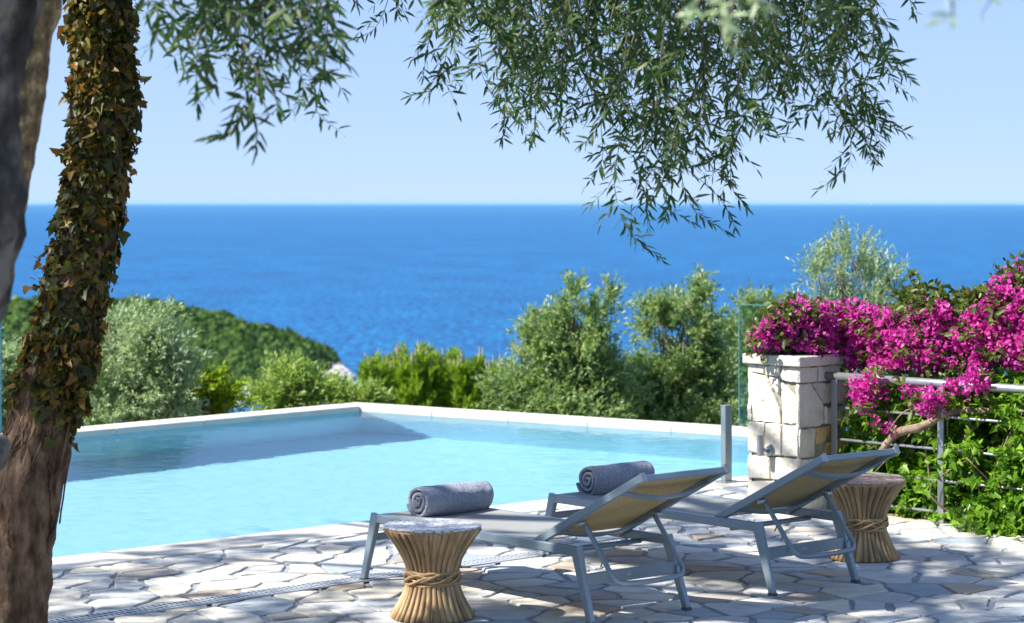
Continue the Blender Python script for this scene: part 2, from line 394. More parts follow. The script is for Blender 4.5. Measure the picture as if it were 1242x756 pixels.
def lobe(px, py, rx, ry, Y, dz=1.0):
    c = W(px, py, Y); k = Y / F
    return (c.x, c.y, c.z, rx * k, max(rx, ry) * k * dz, ry * k)
def sample_lobes(lobes, n, rng, p=.45, clumps=None, spread=.28):
    L = np.array(lobes); vol = (L[:, 3] * L[:, 4] * L[:, 5]) ** (.75); pr = vol / vol.sum()
    def pick(m, pw):
        i = rng.choice(len(L), m, p=pr); d = unit(rng.normal(size=(m, 3))); r = rng.random((m, 1)) ** pw
        return i, L[i, :3] + d * r * L[i, 3:6], d
    if clumps:
        ci, cc, cd = pick(clumps, p * .6); j = rng.integers(0, clumps, n)
        R = L[ci][j, 3:6] * spread
        off = rng.normal(size=(n, 3)) * .6
        pos = cc[j] + off * R
        D = unit(cd[j] * .7 + off * .45 + np.array([0, 0, .25]))
        return pos, D
    i, pos, d = pick(n, p); return pos, d
def branch_net(mb, root, lobes, rng, k=3, r0=.06, trunk_h=None, extra=8):
    """trunk up to the crown with limbs into the lobes"""
    L = list(lobes); cx = np.mean([l[0] for l in L]); cy = np.mean([l[1] for l in L])
    zlow = min(l[2] - l[5] * .6 for l in L)
    fork = Vector((cx * .6 + root[0] * .4, cy * .6 + root[1] * .4, max(zlow, root[2] + .3)))
    mb.tube(catmull([root, (Vector(root) + fork) / 2 + Vector((.06, .04, 0)), fork], 10), lerp_list([r0 * 1.3, r0, r0 * .75], 10), 8)
    for l in L:
        for q in range(extra):
            d = Vector(rng.normal(size=3)); d.normalize()
            tip = Vector((l[0] + d.x * l[3] * .8, l[1] + d.y * l[4] * .8, l[2] + abs(d.z) * l[5] * .85 - .1 * l[5]))
            mid = (fork + tip) / 2 + Vector((rng.normal() * .08, rng.normal() * .08, -.05))
            mb.tube(catmull([fork, mid, tip], 7), lerp_list([r0 * .42, r0 * .22, r0 * .07], 7), 5)

# ------------------------------------------------------------------ polygon helpers
def clip(poly, nrm, d):
    """keep points with p.nrm <= d"""
    out = []
    for i in range(len(poly)):
        a, b = poly[i], poly[(i + 1) % len(poly)]
        da, db = a[0] * nrm[0] + a[1] * nrm[1] - d, b[0] * nrm[0] + b[1] * nrm[1] - d
        if da <= 0: out.append(a)
        if da * db < 0:
            t = da / (da - db); out.append((a[0] + (b[0] - a[0]) * t, a[1] + (b[1] - a[1]) * t))
    return out
def area(p): return .5 * abs(sum(p[i][0] * p[(i + 1) % len(p)][1] - p[(i + 1) % len(p)][0] * p[i][1] for i in range(len(p))))
def voronoi(pts, bound, gap, reach):
    res = []; A = np.array(pts)
    for i, p in enumerate(pts):
        poly = list(bound)
        d2 = ((A - A[i]) ** 2).sum(1); idx = np.argsort(d2)[1:]
        for j in idx:
            if d2[j] > reach * reach or len(poly) < 3: break
            q = pts[j]; dx, dy = q[0] - p[0], q[1] - p[1]; l = math.hypot(dx, dy)
            if l < 1e-6: continue
            n = (dx / l, dy / l); g = gap * rnd.uniform(.7, 1.45)
            poly = clip(poly, n, (p[0] + q[0]) / 2 * n[0] + (p[1] + q[1]) / 2 * n[1] - g)
        res.append(poly if len(poly) >= 3 else None)
    return res
def roughen(poly, step, jit):
    out = []; n = len(poly)
    for i in range(n):
        a, b = poly[i], poly[(i + 1) % n]; l = math.hypot(b[0] - a[0], b[1] - a[1])
        if l < 1e-5: continue
        k = max(1, int(l / step)); nx, ny = -(b[1] - a[1]) / l, (b[0] - a[0]) / l
        for q in range(k):
            t = (q + (.12 if q == 0 else 0)) / k; j = rnd.gauss(0, jit)
            out.append((a[0] + (b[0] - a[0]) * t + nx * j, a[1] + (b[1] - a[1]) * t + ny * j))
        # round the corner a little
        t = 1 - .12 / k; out.append((a[0] + (b[0] - a[0]) * t, a[1] + (b[1] - a[1]) * t))
    return out
def stone(mb, poly, o, ex, ey, n, h, ch, mi=0, tilt=0.0):
    cx = sum(p[0] for p in poly) / len(poly); cy = sum(p[1] for p in poly) / len(poly)
    def pt(p, k, z): return o + ex * (cx + (p[0] - cx) * k) + ey * (cy + (p[1] - cy) * k) + n * z
    R = math.sqrt(max(area(poly), 1e-6)); k = max(.6, 1 - 2 * ch / R)
    tx, ty = rnd.gauss(0, tilt), rnd.gauss(0, tilt)
    r0 = [pt(p, 1, -h * .5) for p in poly]; r1 = [pt(p, 1, h * .55) for p in poly]
    r2 = [pt(p, k, h + tx * (p[0] - cx) + ty * (p[1] - cy)) for p in poly]
    m = len(poly); vs = r0 + r1 + r2; fs = []
    for i in range(m):
        j = (i + 1) % m
        fs.append((i, j, m + j, m + i)); fs.append((m + i, m + j, 2 * m + j, 2 * m + i))
    fs.append(tuple(2 * m + i for i in range(m)))
    mb.add(vs, fs, mi)

# ================================================================== SETTING
# sea
mb = MB(); S = 60000.0
mb.add([(-S, -3000, SEA_Z), (S, -3000, SEA_Z), (S, 59000, SEA_Z), (-S, 59000, SEA_Z)], [(0, 1, 2, 3)])
tag(mb.build('sea', M['sea']), kind='structure')

# hillside below the terrace
def hill_z(x, y):
    d = max(0, y - 24.0 + .35 * max(0, x - 2.0) + .25 * max(0, -x - 3))
    return max(SEA_Z - 3, -2.3 - d * .38 + .5 * noise.noise(Vector((x * .12, y * .12, 0)))) - (0 if y > 12 else 0)
mb = MB(); nx, ny = 70, 60
xs = [-120 + 240 * i / nx for i in range(nx + 1)]; ys = [-40 + 230 * (j / ny) ** 1.2 for j in range(ny + 1)]
mb.add([(x, y, hill_z(x, y)) for y in ys for x in xs], [(j * (nx + 1) + i, j * (nx + 1) + i + 1, (j + 1) * (nx + 1) + i + 1, (j + 1) * (nx + 1) + i) for j in range(ny) for i in range(nx)])
tag(mb.build('hillside', M['soil'], smooth=True), kind='structure')
rng = np.random.default_rng(5)
n = 9000; X = rng.uniform(-14, 16, n); Y = rng.uniform(24.6, 48, n)
P = np.array([(x, y, hill_z(x, y) + abs(rng.normal(0, .3))) for x, y in zip(X, Y)])
tag(leaves_obj('undergrowth', [leaf_arrays(P, rng.normal(size=(n, 3)) + [0, 0, .6], rng.normal(size=(n, 3)), rng.uniform(.10, .25, n), rng.uniform(.05, .1, n), 'diamond')], M['under']), kind='stuff')

# pool --------------------------------------------------------------------
P_N0 = NEAR0 - U * 8.2; P_N1 = NEAR0 + U * 3.4
P_E = CORNER + RIGHT * 5.6; P_L = CORNER + LEFT * 9.5
pool = [P_N0, P_N1, P_E, CORNER, P_L]
DEPTH = 2.0; WZ = -.05
mb = MB()
top = [Vector((p.x, p.y, -.03)) for p in pool]; bot = [Vector((p.x, p.y, -DEPTH)) for p in pool]
k = len(pool)
mb.add(top + bot, [((i + 1) % k, i, k + i, k + (i + 1) % k) for i in range(k)] + [tuple(k + i for i in range(k))])
basin_ob = tag(mb.build('pool_basin', M['basin']), kind='structure')
basin_ob.cycles.is_caustics_receiver = True
mb = MB(); mb.add([Vector((p.x, p.y, WZ)) for p in pool], [tuple(range(k))])
water_ob = tag(mb.build('pool_water', M['pool_water'], smooth=True), kind='structure')
water_ob.cycles.is_caustics_caster = True
# coping slabs along all edges and the outer wall
mb = MB(); wall = MB()
def coping(a, b, width, out, z1=.006, slab=.9, ext0=0, ext1=0):
    d = (b - a); L = d.length; d.normalize(); m = max(1, round(L / slab))
    for i in range(m):
        s0 = L * i / m + .0012 - (ext0 if i == 0 else 0); s1 = L * (i + 1) / m - .0012 + (ext1 if i == m - 1 else 0)
        c = a + d * ((s0 + s1) / 2) + out * (width / 2 - .015) + Vector((0, 0, z1 - .03))
        mb.box(c, (s1 - s0, width, .06), (d, out, Vector((0, 0, 1))), 0, .006)
outn = Vector((U.y, -U.x, 0))
coping(P_N0, P_N1, .40, outn, .006, .8)
nR = Vector((-RIGHT.y, RIGHT.x, 0)); nL = Vector((LEFT.y, -LEFT.x, 0))
coping(CORNER, P_E, .36, nR, .004, 1.0, .33, 0)
coping(CORNER, P_L, .36, nL, .006, 1.0, -.02, 0)
for a, b, nn in ((CORNER - RIGHT * .3, P_E, nR), (CORNER, P_L, nL)):
    d = (b - a).normalized(); L = (b - a).length
    wall.box((a + b) / 2 + nn * .15 + Vector((0, 0, -1.9)), (L, .24, 3.68), (d, nn, Vector((0, 0, 1))))
tag(mb.build('pool_coping', M['coping']), kind='structure')
tag(wall.build('pool_wall', M['pool_wall_outer']), kind='structure')

# terrace -----------------------------------------------------------------
deck = [(-9, 2), (9, 2), (9, 16.5), (4.5, 20.5), (3.2, 20.5)]
a = NEAR0 + U * 3.6 + outn * .385; b = NEAR0 - U * 9.0 + outn * .385
deck_poly = [(-9.5, 1.5), (4.6, 1.5), (4.6, 13.3)]
mb = MB()
base_poly = [(-10.5, 1.0), (8.0, 1.0), (8.0, 10.0), (a.x + .45, a.y - .1), (a.x, a.y), (b.x, b.y)]
vs = [(x, y, -.010) for x, y in base_poly] + [(x, y, -2.6) for x, y in base_poly]; k = len(base_poly)
mb.add(vs, [tuple(range(k))] + [((i + 1) % k, i, k + i, k + (i + 1) % k) for i in range(k)])
tag(mb.build('terrace_base', M['mortar']), kind='structure')
pts = []
random.seed(3)
xx0, xx1, yy0, yy1 = -5.2, 5.4, 6.5, 18.6
gy = yy0
row = 0
while gy < yy1:
    gx = xx0 + (row % 2) * .11
    while gx < xx1:
        pts.append((gx + rnd.gauss(0, .085), gy + rnd.gauss(0, .11))); gx += .235
    gy += .305; row += 1
bx = [(xx0, yy0), (xx1, yy0), (xx1, yy1), (xx0, yy1)]
cells = voronoi(pts, bx, .0145, 1.2)
mb = MB()
ncl = Vector((-U.y, U.x, 0))           # towards the pool
lim = (NEAR0 + outn * .395).dot(ncl)
rail_pt = Vector((2.811, 15.35, 0)); rail_n = U
for c in cells:
    if not c: continue
    c = clip(c, (ncl.x, ncl.y), lim)
    if len(c) < 3: continue
    c = clip(c, (rail_n.x, rail_n.y), rail_pt.dot(rail_n) + .12) if c[0][0] > 2.2 else c
    if len(c) < 3 or area(c) < .006: continue
    c = roughen(c, .07, .006)
    stone(mb, c, Vector((0, 0, -.009)), Vector((1, 0, 0)), Vector((0, 1, 0)), Vector((0, 0, 1)), .010, .006, 0, .006)
tag(mb.build('terrace_paving', M['stone']), kind='structure')

# ================================================================== HEADLAND
rng = np.random.default_rng(11)
ridge = [(-420, 372), (-60, 370), (90, 371), (160, 371), (205, 377), (245, 386), (300, 399), (345, 411), (378, 426), (398, 438), (409, 452)]
def ridge_y(px):
    for (x0, y0), (x1, y1) in zip(ridge, ridge[1:]):
        if x0 <= px <= x1: return y0 + (y1 - y0) * (px - x0) / (x1 - x0)
    return 452 if px > 409 else 372
HY = 850.0
def headland_z(x, y):
    px = CX + x / HY * F
    zr = H - (ridge_y(min(px, 409)) + 5 - YH) * HY / F
    hgt = max(0.0, zr - SEA_Z)
    tipx = (412 - CX) / F * HY
    e = max(0, min(1, (tipx - x) / 8)) ** .6
    # profile across depth: peak at HY, down to the near shore
    d = (y - HY) / (95 if y < HY else 120)
    prof = max(-.2, 1 - abs(d) ** 1.6)
    return SEA_Z - 3 + (hgt * e + 3) * prof + 1.2 * noise.noise(Vector((x * .05, y * .05, 3)))
mb = MB(); nx, ny = 90, 50
x0, x1 = (-420 - CX) / F * HY, (414 - CX) / F * HY
xs = [x0 + (x1 - x0) * i / nx for i in range(nx + 1)]; ys = [HY - 110 + 235 * j / ny for j in range(ny + 1)]
mb.add([(x, y, headland_z(x, y)) for y in ys for x in xs], [(j * (nx + 1) + i, j * (nx + 1) + i + 1, (j + 1) * (nx + 1) + i + 1, (j + 1) * (nx + 1) + i) for j in range(ny) for i in range(nx)])
tag(mb.build('headland_hill', M['soil'], smooth=True), kind='structure')
arrs = []
cnt = 0; cs = []; rs = []
while cnt < 5200:
    x = rng.uniform(x0, x1); y = rng.uniform(HY - 92, HY + 40); z = headland_z(x, y)
    if z < SEA_Z + 1.6: continue
    r = rng.choice([1.5, 2.0, 2.6, 3.4], p=[.35, .35, .22, .08]) * rng.uniform(.8, 1.15)
    cs.append((x, y, z + r * .45)); rs.append(r); cnt += 1
cs = np.array(cs); rs = np.array(rs); q = 42
d = unit(rng.normal(size=(len(cs) * q, 3))); d[:, 2] = np.abs(d[:, 2]) * .95 - .1
rr = np.repeat(rs, q)[:, None]
P = np.repeat(cs, q, 0) + d * rr * rng.uniform(.75, 1.0, (len(d), 1)) * np.array([1, 1, .85])
tang = rng.normal(size=d.shape); tang -= d * (tang * d).sum(1, keepdims=True)
tag(leaves_obj('headland_forest', [leaf_arrays(P, tang, d + rng.normal(size=d.shape) * .35, rr[:, 0] * .75, rr[:, 0] * .6, 'diamond')], M['forest'], None, None, False), kind='stuff')
# pale rocks along the shore
mb = MB()
def rock(c, r, seed):
    rows, seg = 8, 12; rings = []
    for i in range(rows):
        th = math.pi * (i + .5) / rows; rg = []
        for j in range(seg):
            ph = 2 * math.pi * j / seg; dd = Vector((math.sin(th) * math.cos(ph), math.sin(th) * math.sin(ph), math.cos(th)))
            s = 1 + .45 * noise.noise(dd * 1.6 + Vector((seed, 0, 0))) + .2 * noise.noise(dd * 4 + Vector((0, seed, 0)))
            rg.append(c + Vector((dd.x * r * s, dd.y * r * s, dd.z * r * .8 * s)))
        rings.append(rg[::-1])
    mb.loft(rings, True)
for (px, py, r) in ((404, 450, 3.0), (411, 452, 3.0), (418, 455, 2.6), (408, 447, 2.4), (403, 456, 2.6), (411, 460, 2.8), (418, 461, 2.4), (425, 458, 2.0), (424, 463, 1.6), (408, 465, 2.2), (431, 465, 1.2), (398, 462, 2.5), (415, 455, 1.3), (402, 469, 2), (416, 468, 1.7), (395, 472, 2.2),
                    (290, 480, 2.4), (297, 478, 2.8), (305, 479, 2.3), (312, 481, 1.6), (283, 484, 2.0), (301, 486, 2.0), (293, 489, 1.7), (275, 486, 2.0), (308, 474, 1.5), (320, 478, 1.7), (330, 476, 1.9), (345, 474, 2.0), (360, 473, 2.0), (375, 472, 2.1)):
    p = G(px, py + 4, SEA_Z); rock(Vector((p.x, p.y, SEA_Z + r * .45)), r, px * .37)
tag(mb.build('shore_rocks', M['rock'], smooth=False), kind='structure')

# far sailing boat
p = G(1057, 249.0, SEA_Z); sc = p.y / F
t = thing('sailboat', 'tiny white sailing boat far out on the horizon', 'boat', p)
mb = MB(); mb.loft([[Vector((x * sc * 1.4, y * sc * .3, z * sc * .35)) for x, y, z in ((-w, 0, zz), (-w * .5, -1, zz), (w, 0, zz), (-w * .5, 1, zz))] for w, zz in ((.9, -.3), (1.15, 1.0))], True)
mb.build('hull', M['hull'], t)
mb = MB(); mb.loft([[Vector((x * sc, y * sc * .06, z * sc)) for x, y in ((-w, -1), (w * .1, -1), (w * .1, 1), (-w, 1))] for w, z in ((1.1, .5), (.05, 3.4))], True); mb.build('sail', M['hull'], t)

# ================================================================== BACKGROUND TREES
def shrub_tree(name, label, cat, lobes, mat, seed, nsh, nl, ll, lw, slen, root_z=None, shape='diamond', droop=.12, clumps=70, ang=.7, spread=.28, r0=.06, extra=7, group=None, part='crown', p=.5, uplift=.25, twig='twig'):
    rng = np.random.default_rng(seed)
    cx = float(np.mean([l[0] for l in lobes])); cy = float(np.mean([l[1] for l in lobes]))
    root = Vector((cx, cy, root_z if root_z is not None else hill_z(cx, cy) - .05))
    t = thing(name, label, cat, root, 0, group)
    S, D = sample_lobes(lobes, nsh, rng, p, clumps, spread)
    D = unit(D + rng.normal(size=D.shape) * .3 + np.array([0, 0, uplift]))
    a = shoot_leaves(S, D, slen * rng.uniform(.6, 1.25, nsh), nl, ll, lw, rng, droop, ang, shape)
    leaves_obj(part, [a], mat, t, root)
    mb = MB(); branch_net(mb, root, lobes, rng, r0=r0, extra=extra)
    mb.build('trunk', M[twig], t, root, smooth=True)
    return t

Y1 = 29.0
shrub_tree('olive_tree', 'dense green olive tree behind the pool, left one of the close pair', 'tree',
    [lobe(700, 405, 34, 40, Y1), lobe(690, 368, 13, 22, Y1), lobe(733, 388, 12, 24, Y1), lobe(662, 425, 20, 28, Y1), lobe(628, 422, 16, 16, Y1), lobe(668, 478, 58, 36, Y1), lobe(618, 486, 18, 30, Y1), lobe(716, 475, 30, 48, Y1), lobe(690, 450, 40, 40, Y1), lobe(742, 488, 26, 28, Y1), lobe(690, 500, 80, 20, Y1)],
    M['olive_green'], 21, 2500, 13, .080, .029, .32, clumps=120, spread=.24, uplift=.45)
shrub_tree('olive_tree', 'dense green olive tree behind the pool, right one of the close pair beside the glass', 'tree',
    [lobe(828, 405, 34, 40, Y1 + 1), lobe(844, 364, 14, 18, Y1 + 1), lobe(795, 395, 13, 26, Y1 + 1), lobe(862, 410, 10, 30, Y1 + 1), lobe(828, 465, 46, 44, Y1 + 1), lobe(785, 480, 20, 36, Y1 + 1), lobe(860, 480, 18, 40, Y1 + 1), lobe(820, 505, 70, 18, Y1 + 1), lobe(768, 488, 12, 24, Y1 + 1)],
    M['olive_green'], 22, 2400, 13, .080, .029, .32, clumps=110, spread=.24, uplift=.45)
shrub_tree('olive_tree', 'slender olive tree seen through the right-hand glass panel next to the pillar', 'tree',
    [lobe(905, 395, 18, 28, 33), lobe(925, 420, 30, 45, 33), lobe(905, 470, 30, 50, 33)],
    M['olive_green'], 23, 1300, 12, .085, .030, .34, clumps=60)
shrub_tree('olive_tree', 'silver-leaved olive tree behind the left end of the pool edge', 'tree',
    [lobe(178, 402, 22, 18, 26.4), lobe(140, 412, 24, 24, 26.4), lobe(168, 432, 32, 28, 26.4), lobe(208, 428, 14, 22, 26.4), lobe(120, 465, 34, 42, 26.4), lobe(180, 475, 44, 34, 26.4), lobe(222, 478, 14, 28, 26.4), lobe(160, 505, 60, 16, 26.4)],
    M['olive_pale'], 24, 2100, 14, .074, .022, .36, clumps=110, uplift=.6, spread=.24)
shrub_tree('olive_tree', 'silver olive tree showing through the glass panel left of the ivy trunk', 'tree',
    [lobe(-10, 470, 45, 42, 27), lobe(30, 490, 40, 38, 27), lobe(-60, 460, 40, 50, 27)],
    M['olive_pale'], 25, 1700, 13, .075, .020, .32, clumps=80, uplift=.35)
shrub_tree('broadleaf_shrub', 'small bright yellow-green broadleaf shrub right of the silver olive', 'shrub',
    [lobe(258, 487, 18, 16, 27.4), lobe(234, 468, 18, 14, 27.4), lobe(253, 466, 9, 13, 27.4), lobe(240, 490, 24, 18, 27.4)],
    M['citrus'], 26, 330, 9, .095, .045, .26, shape='oval', clumps=50, uplift=.3)
shrub_tree('olive_shrub', 'low pale green olive shrub left of the pool corner', 'shrub',
    [lobe(352, 480, 26, 22, 30), lobe(340, 465, 10, 12, 30), lobe(330, 490, 16, 14, 30), lobe(388, 486, 24, 14, 30), lobe(428, 491, 24, 10, 30)],
    mat_leaf('olive_shrub_leaf', [(.16, .27, .05), (.28, .39, .10), (.40, .48, .20)], .42), 27, 1300, 12, .085, .026, .30, clumps=70, uplift=.5)
shrub_tree('olive_tree', 'sparse feathery silver olive tree rising behind the magenta flowers', 'tree',
    [lobe(1030, 322, 24, 24, 24), lobe(1005, 335, 20, 26, 24), lobe(1040, 350, 36, 28, 24), lobe(1072, 358, 14, 26, 24), lobe(992, 352, 14, 28, 24), lobe(1035, 400, 55, 40, 24)],
    M['olive_pale'], 28, 820, 13, .06, .017, .32, root_z=-2.4, clumps=85, uplift=.8, spread=.22, extra=9, r0=.045)

# young pines: every shoot a bottle-brush of needles with a pale candle at its tip
def pine(label, px, ptop, half, Y, seed, hpx=80):
    rng = np.random.default_rng(seed); c = W(px, ptop + hpx * .5, Y); k = Y / F
    root = Vector((c.x, Y, min(hill_z(c.x, Y), c.z - hpx * k) - .05)); t = thing('pine_tree', label, 'tree', root, 0, 'young pines beyond the pool corner')
    n = 150; h = hpx * k; S = []; D = []
    for i in range(n):
        u = rng.random() ** .8; r = half * k * (1 - .62 * u) * rng.uniform(.25, 1.05); an = rng.uniform(0, 2 * math.pi)
        S.append((c.x + r * math.cos(an), Y + r * math.sin(an), H - (ptop + hpx * (1 - u) * 1.0 - YH) * k - .35 * (1 - u) - .30)); D.append((math.cos(an) * .35, math.sin(an) * .35, 1.0))
    S = np.array(S); D = unit(np.array(D)); L = rng.uniform(.28, .5, n)
    leaves_obj('crown', [shoot_leaves(S, D, L, 60, .16, .020, rng, 0, .62, 'diamond', .2)], M['pine'], t, root)
    for i in range(n):
        if S[i, 2] < H - (ptop + hpx * .55 - YH) * k or i % 2: continue
        mb = MB(); a = Vector(S[i] + D[i] * L[i] * .95); mb.tube([a, a + Vector((0, 0, .07)), a + Vector((0, 0, 0.2 * rng.uniform(.7, 1.2)))], [.015, .017, .007], 5)
        mb.build('candle_tip', M['candle'], t, root)
    mb = MB(); top = Vector((c.x, Y, H - (ptop + 10 - YH) * k)); mb.tube([root, (root + top) / 2, top], [.07, .05, .015], 7)
    for i in range(0, n, 3):
        s = Vector(S[i]); mb.tube([Vector((c.x, Y, s.z - .4)), s, s + Vector(D[i]) * L[i]], [.016, .01, .006], 4)
    mb.build('trunk', M['branch'], t, root, smooth=True)
pine('young pine at the left end of the pine clump, with pale candles', 453, 446, 19, 40, 31, 70)
pine('young pine second from the left in the pine clump', 474, 436, 27, 41, 32, 80)
pine('tallest young pine, in the middle of the pine clump above the pool corner', 505, 428, 30, 40, 33, 85)
pine('young pine right of the tallest pine, with two pale candle rows', 537, 433, 28, 41, 34, 80)
pine('young pine second from the right in the pine clump', 566, 444, 27, 40, 35, 75)
pine('young pine at the right end of the pine clump, beside the olive', 596, 450, 26, 41, 36, 70)

# ================================================================== GLASS, POST, PILLAR, RAILING
def glass_panel(label, a, b, z0, z1):
    d = (b - a); L = d.length; d.normalize(); n = Vector((-d.y, d.x, 0)); c = (a + b) / 2
    t = thing('glass_panel', label, 'glass panel', (c.x, c.y, z0))
    mb = MB(); mb.box(Vector((c.x, c.y, (z0 + z1) / 2)), (L, .012, z1 - z0), (d, n, Vector((0, 0, 1)))); mb.build('pane', M['glass'], t, (c.x, c.y, z0))
    mb = MB(); mb.box(Vector((a.x, a.y, (z0 + z1) / 2)) - d * .004, (.007, .0145, z1 - z0 + .002), (d, n, Vector((0, 0, 1)))); mb.build('polished_edge', M['glass_edge'], t, (c.x, c.y, z0))
    mb = MB(); mb.box(Vector((c.x, c.y, z1 + .004)), (L, .0145, .007), (d, n, Vector((0, 0, 1)))); mb.build('polished_edge', M['glass_edge'], t, (c.x, c.y, z0))
    for k in (.12, .88):
        q = a + d * L * k; mb = MB(); mb.box(Vector((q.x, q.y, z0 + .02)), (.06, .05, .10), (d, n, Vector((0, 0, 1))), 0, .004)
        mb.build('clamp', M['steel'], t, (c.x, c.y, z0))
a = CORNER + nL * .28 + LEFT * 4.25; b = CORNER + nL * .28 + LEFT * 9.0
glass_panel('clear glass fence panel at the far left, behind the ivy trunk', a, b, .02, 1.29)
a = CORNER + nR * .28 + RIGHT * 4.30; b = CORNER + nR * .28 + RIGHT * 5.9
glass_panel('clear glass fence panel beside the stone pillar, on the far pool edge', a, b, .02, 1.14)

# short steel post at the pool edge
p = G(881, 586); p.z = .006
t = thing('steel_post', 'short square brushed steel post standing at the pool edge', 'post', p, math.atan2(U.y, U.x))
mb = MB(); mb.box((0, 0, .29), (.075, .05, .56), None, 0, .004); mb.build('upright', M['steel'], t, local=True)
mb = MB(); mb.box((0, 0, .006), (.13, .11, .012), None, 0, .003); mb.build('base_plate', M['steel'], t, local=True)
mb = MB(); mb.box((0, 0, .572), (.08, .055, .008), None, 0, .002); mb.build('cap', M['steel'], t, local=True)

# stone pillar -------------------------------------------------------------
PC = Vector((1.937, 15.86, 0)); PU, PV = .505, .463; PZ = .985
pc = PC + U * (PU / 2) - V * (PV / 2)
pil = thing('stone_pillar', 'square pillar of pale limestone blocks with a flat cap', 'pillar', pc)
mb = MB(); Zv = Vector((0, 0, 1))
ins = .022
mb.box(pc + Zv * (PZ / 2 - .1), (PU - 2 * ins, PV - 2 * ins, PZ + .2), (U, -V, Zv)); mb.build('core', M['lime_joint'], pil, pc)
mb = MB()
def inset(poly, g):
    a = sum(poly[i][0] * poly[(i + 1) % len(poly)][1] - poly[(i + 1) % len(poly)][0] * poly[i][1] for i in range(len(poly)))
    P = poly if a > 0 else poly[::-1]; out = list(P)
    for i in range(len(P)):
        (x0, y0), (x1, y1) = P[i], P[(i + 1) % len(P)]; l = math.hypot(x1 - x0, y1 - y0); n = ((y1 - y0) / l, -(x1 - x0) / l)
        out = clip(out, n, x0 * n[0] + y0 * n[1] - g)
        if len(out) < 3: return []
    return out
def face(o, ex, n, polys, ochre=(), fx=None):
    for i, c in enumerate(polys):
        if fx: c = [(fx(x), z) for x, z in c]
        c = inset(c, .0045)
        if len(c) < 3: continue
        c = roughen(c, .035, .0032)
        stone(mb, c, o - n * ins, ex, Zv, n, ins + rnd.uniform(-.006, .006), .006, 1 if i in ochre else 0, .03)
fa = [[(0, .985), (.16, .985), (.15, .915), (0, .93)], [(.16, .985), (.30, .985), (.285, .90), (.15, .915)], [(.30, .985), (.463, .985), (.463, .87), (.31, .88), (.285, .90)],
      [(0, .93), (.15, .915), (.22, .84), (.29, .70), (.295, .59), (0, .59)], [(.15, .915), (.285, .90), (.29, .71), (.22, .84)], [(.285, .90), (.31, .88), (.463, .87), (.463, .59), (.305, .59), (.30, .70)],
      [(0, .59), (.16, .59), (.15, .36), (0, .38)], [(.16, .59), (.31, .59), (.31, .37), (.15, .36)], [(.31, .59), (.463, .59), (.463, .37), (.31, .37)],
      [(0, .38), (.15, .36), (.20, .36), (.21, .20), (0, .19)], [(.20, .36), (.463, .37), (.463, .21), (.21, .20)], [(0, .19), (.21, .20), (.26, .205), (.27, -.02), (0, -.02)], [(.26, .205), (.463, .21), (.463, -.02), (.27, -.02)]]
fb = [[(0, .985), (.22, .985), (.21, .87), (0, .87)], [(.22, .985), (.505, .985), (.505, .88), (.21, .87)], [(0, .87), (.14, .87), (.27, .72), (.265, .58), (.19, .565), (0, .57)],
      [(.14, .87), (.21, .87), (.38, .875), (.37, .72), (.27, .72)], [(.38, .875), (.505, .88), (.505, .70), (.37, .71)], [(.275, .71), (.505, .70), (.505, .56), (.27, .58)],
      [(0, .57), (.19, .565), (.18, .36), (0, .365)], [(.19, .565), (.36, .575), (.30, .46), (.185, .44)], [(.30, .46), (.36, .575), (.505, .56), (.505, .37), (.185, .36), (.185, .44)],
      [(0, .365), (.26, .36), (.25, .19), (0, .2)], [(.26, .36), (.505, .37), (.505, .2), (.25, .19)], [(0, .2), (.15, .195), (.16, -.02), (0, -.02)], [(.15, .195), (.505, .2), (.505, -.02), (.16, -.02)]]
face(PC - V * PV, V, -U, fa)
face(PC, U, V, fb, (7, 8))
face(PC + U * PU, -V, U, fb, (), lambda x: x * PV / PU)
face(PC + U * PU - V * PV, -U, -V, fa, (), lambda x: x * PU / PV)
mb.build('masonry', [M['lime'], M['ochre']], pil, pc)
mb = MB(); ov = .028
for s0, s1 in ((0, .55), (.55, 1.0)):
    L = PV + 2 * ov; c = PC + V * ov - V * (L * (s0 + s1) / 2) + U * (PU / 2) + Zv * (PZ + .036)
    mb.box(c, (L * (s1 - s0) - .004, PU + 2 * ov, .07), (-V, U, Zv), 0, .007)
mb.build('cap', M['lime'], pil, pc)
# wall light on the pillar
n = -U; q = PC - V * (PV * .56) + n * .002 + Zv * .40
t = thing('wall_light', 'small round steel wall light fixed to the limestone pillar', 'light', q)
rot = Matrix.Rotation(math.atan2(n.y, n.x), 3, 'Z')
mb = MB(); ring = lambda r, d: [q + V * (r * math.cos(2 * math.pi * k / 20)) + Zv * (r * math.sin(2 * math.pi * k / 20)) + n * d for k in range(20)]
mb.loft([ring(.034, 0), ring(.034, .012), ring(.028, .018)]); mb.build('mounting_plate', M['steel'], t, q)
mb = MB(); mb.tube([q + n * .015, q + n * .05, q + n * .065 + Zv * .02], .010, 8); mb.build('arm', M['steel'], t, q, smooth=True)
mb = MB(); cc = q + n * .085 - V * .012
mb.lathe([(.018, -.03), (.023, -.028), (.023, .105), (.0235, .106), (.0235, .112), (.019, .114)], cc, 20); mb.build('lamp_tube', M['rail'], t, q, auto=35)

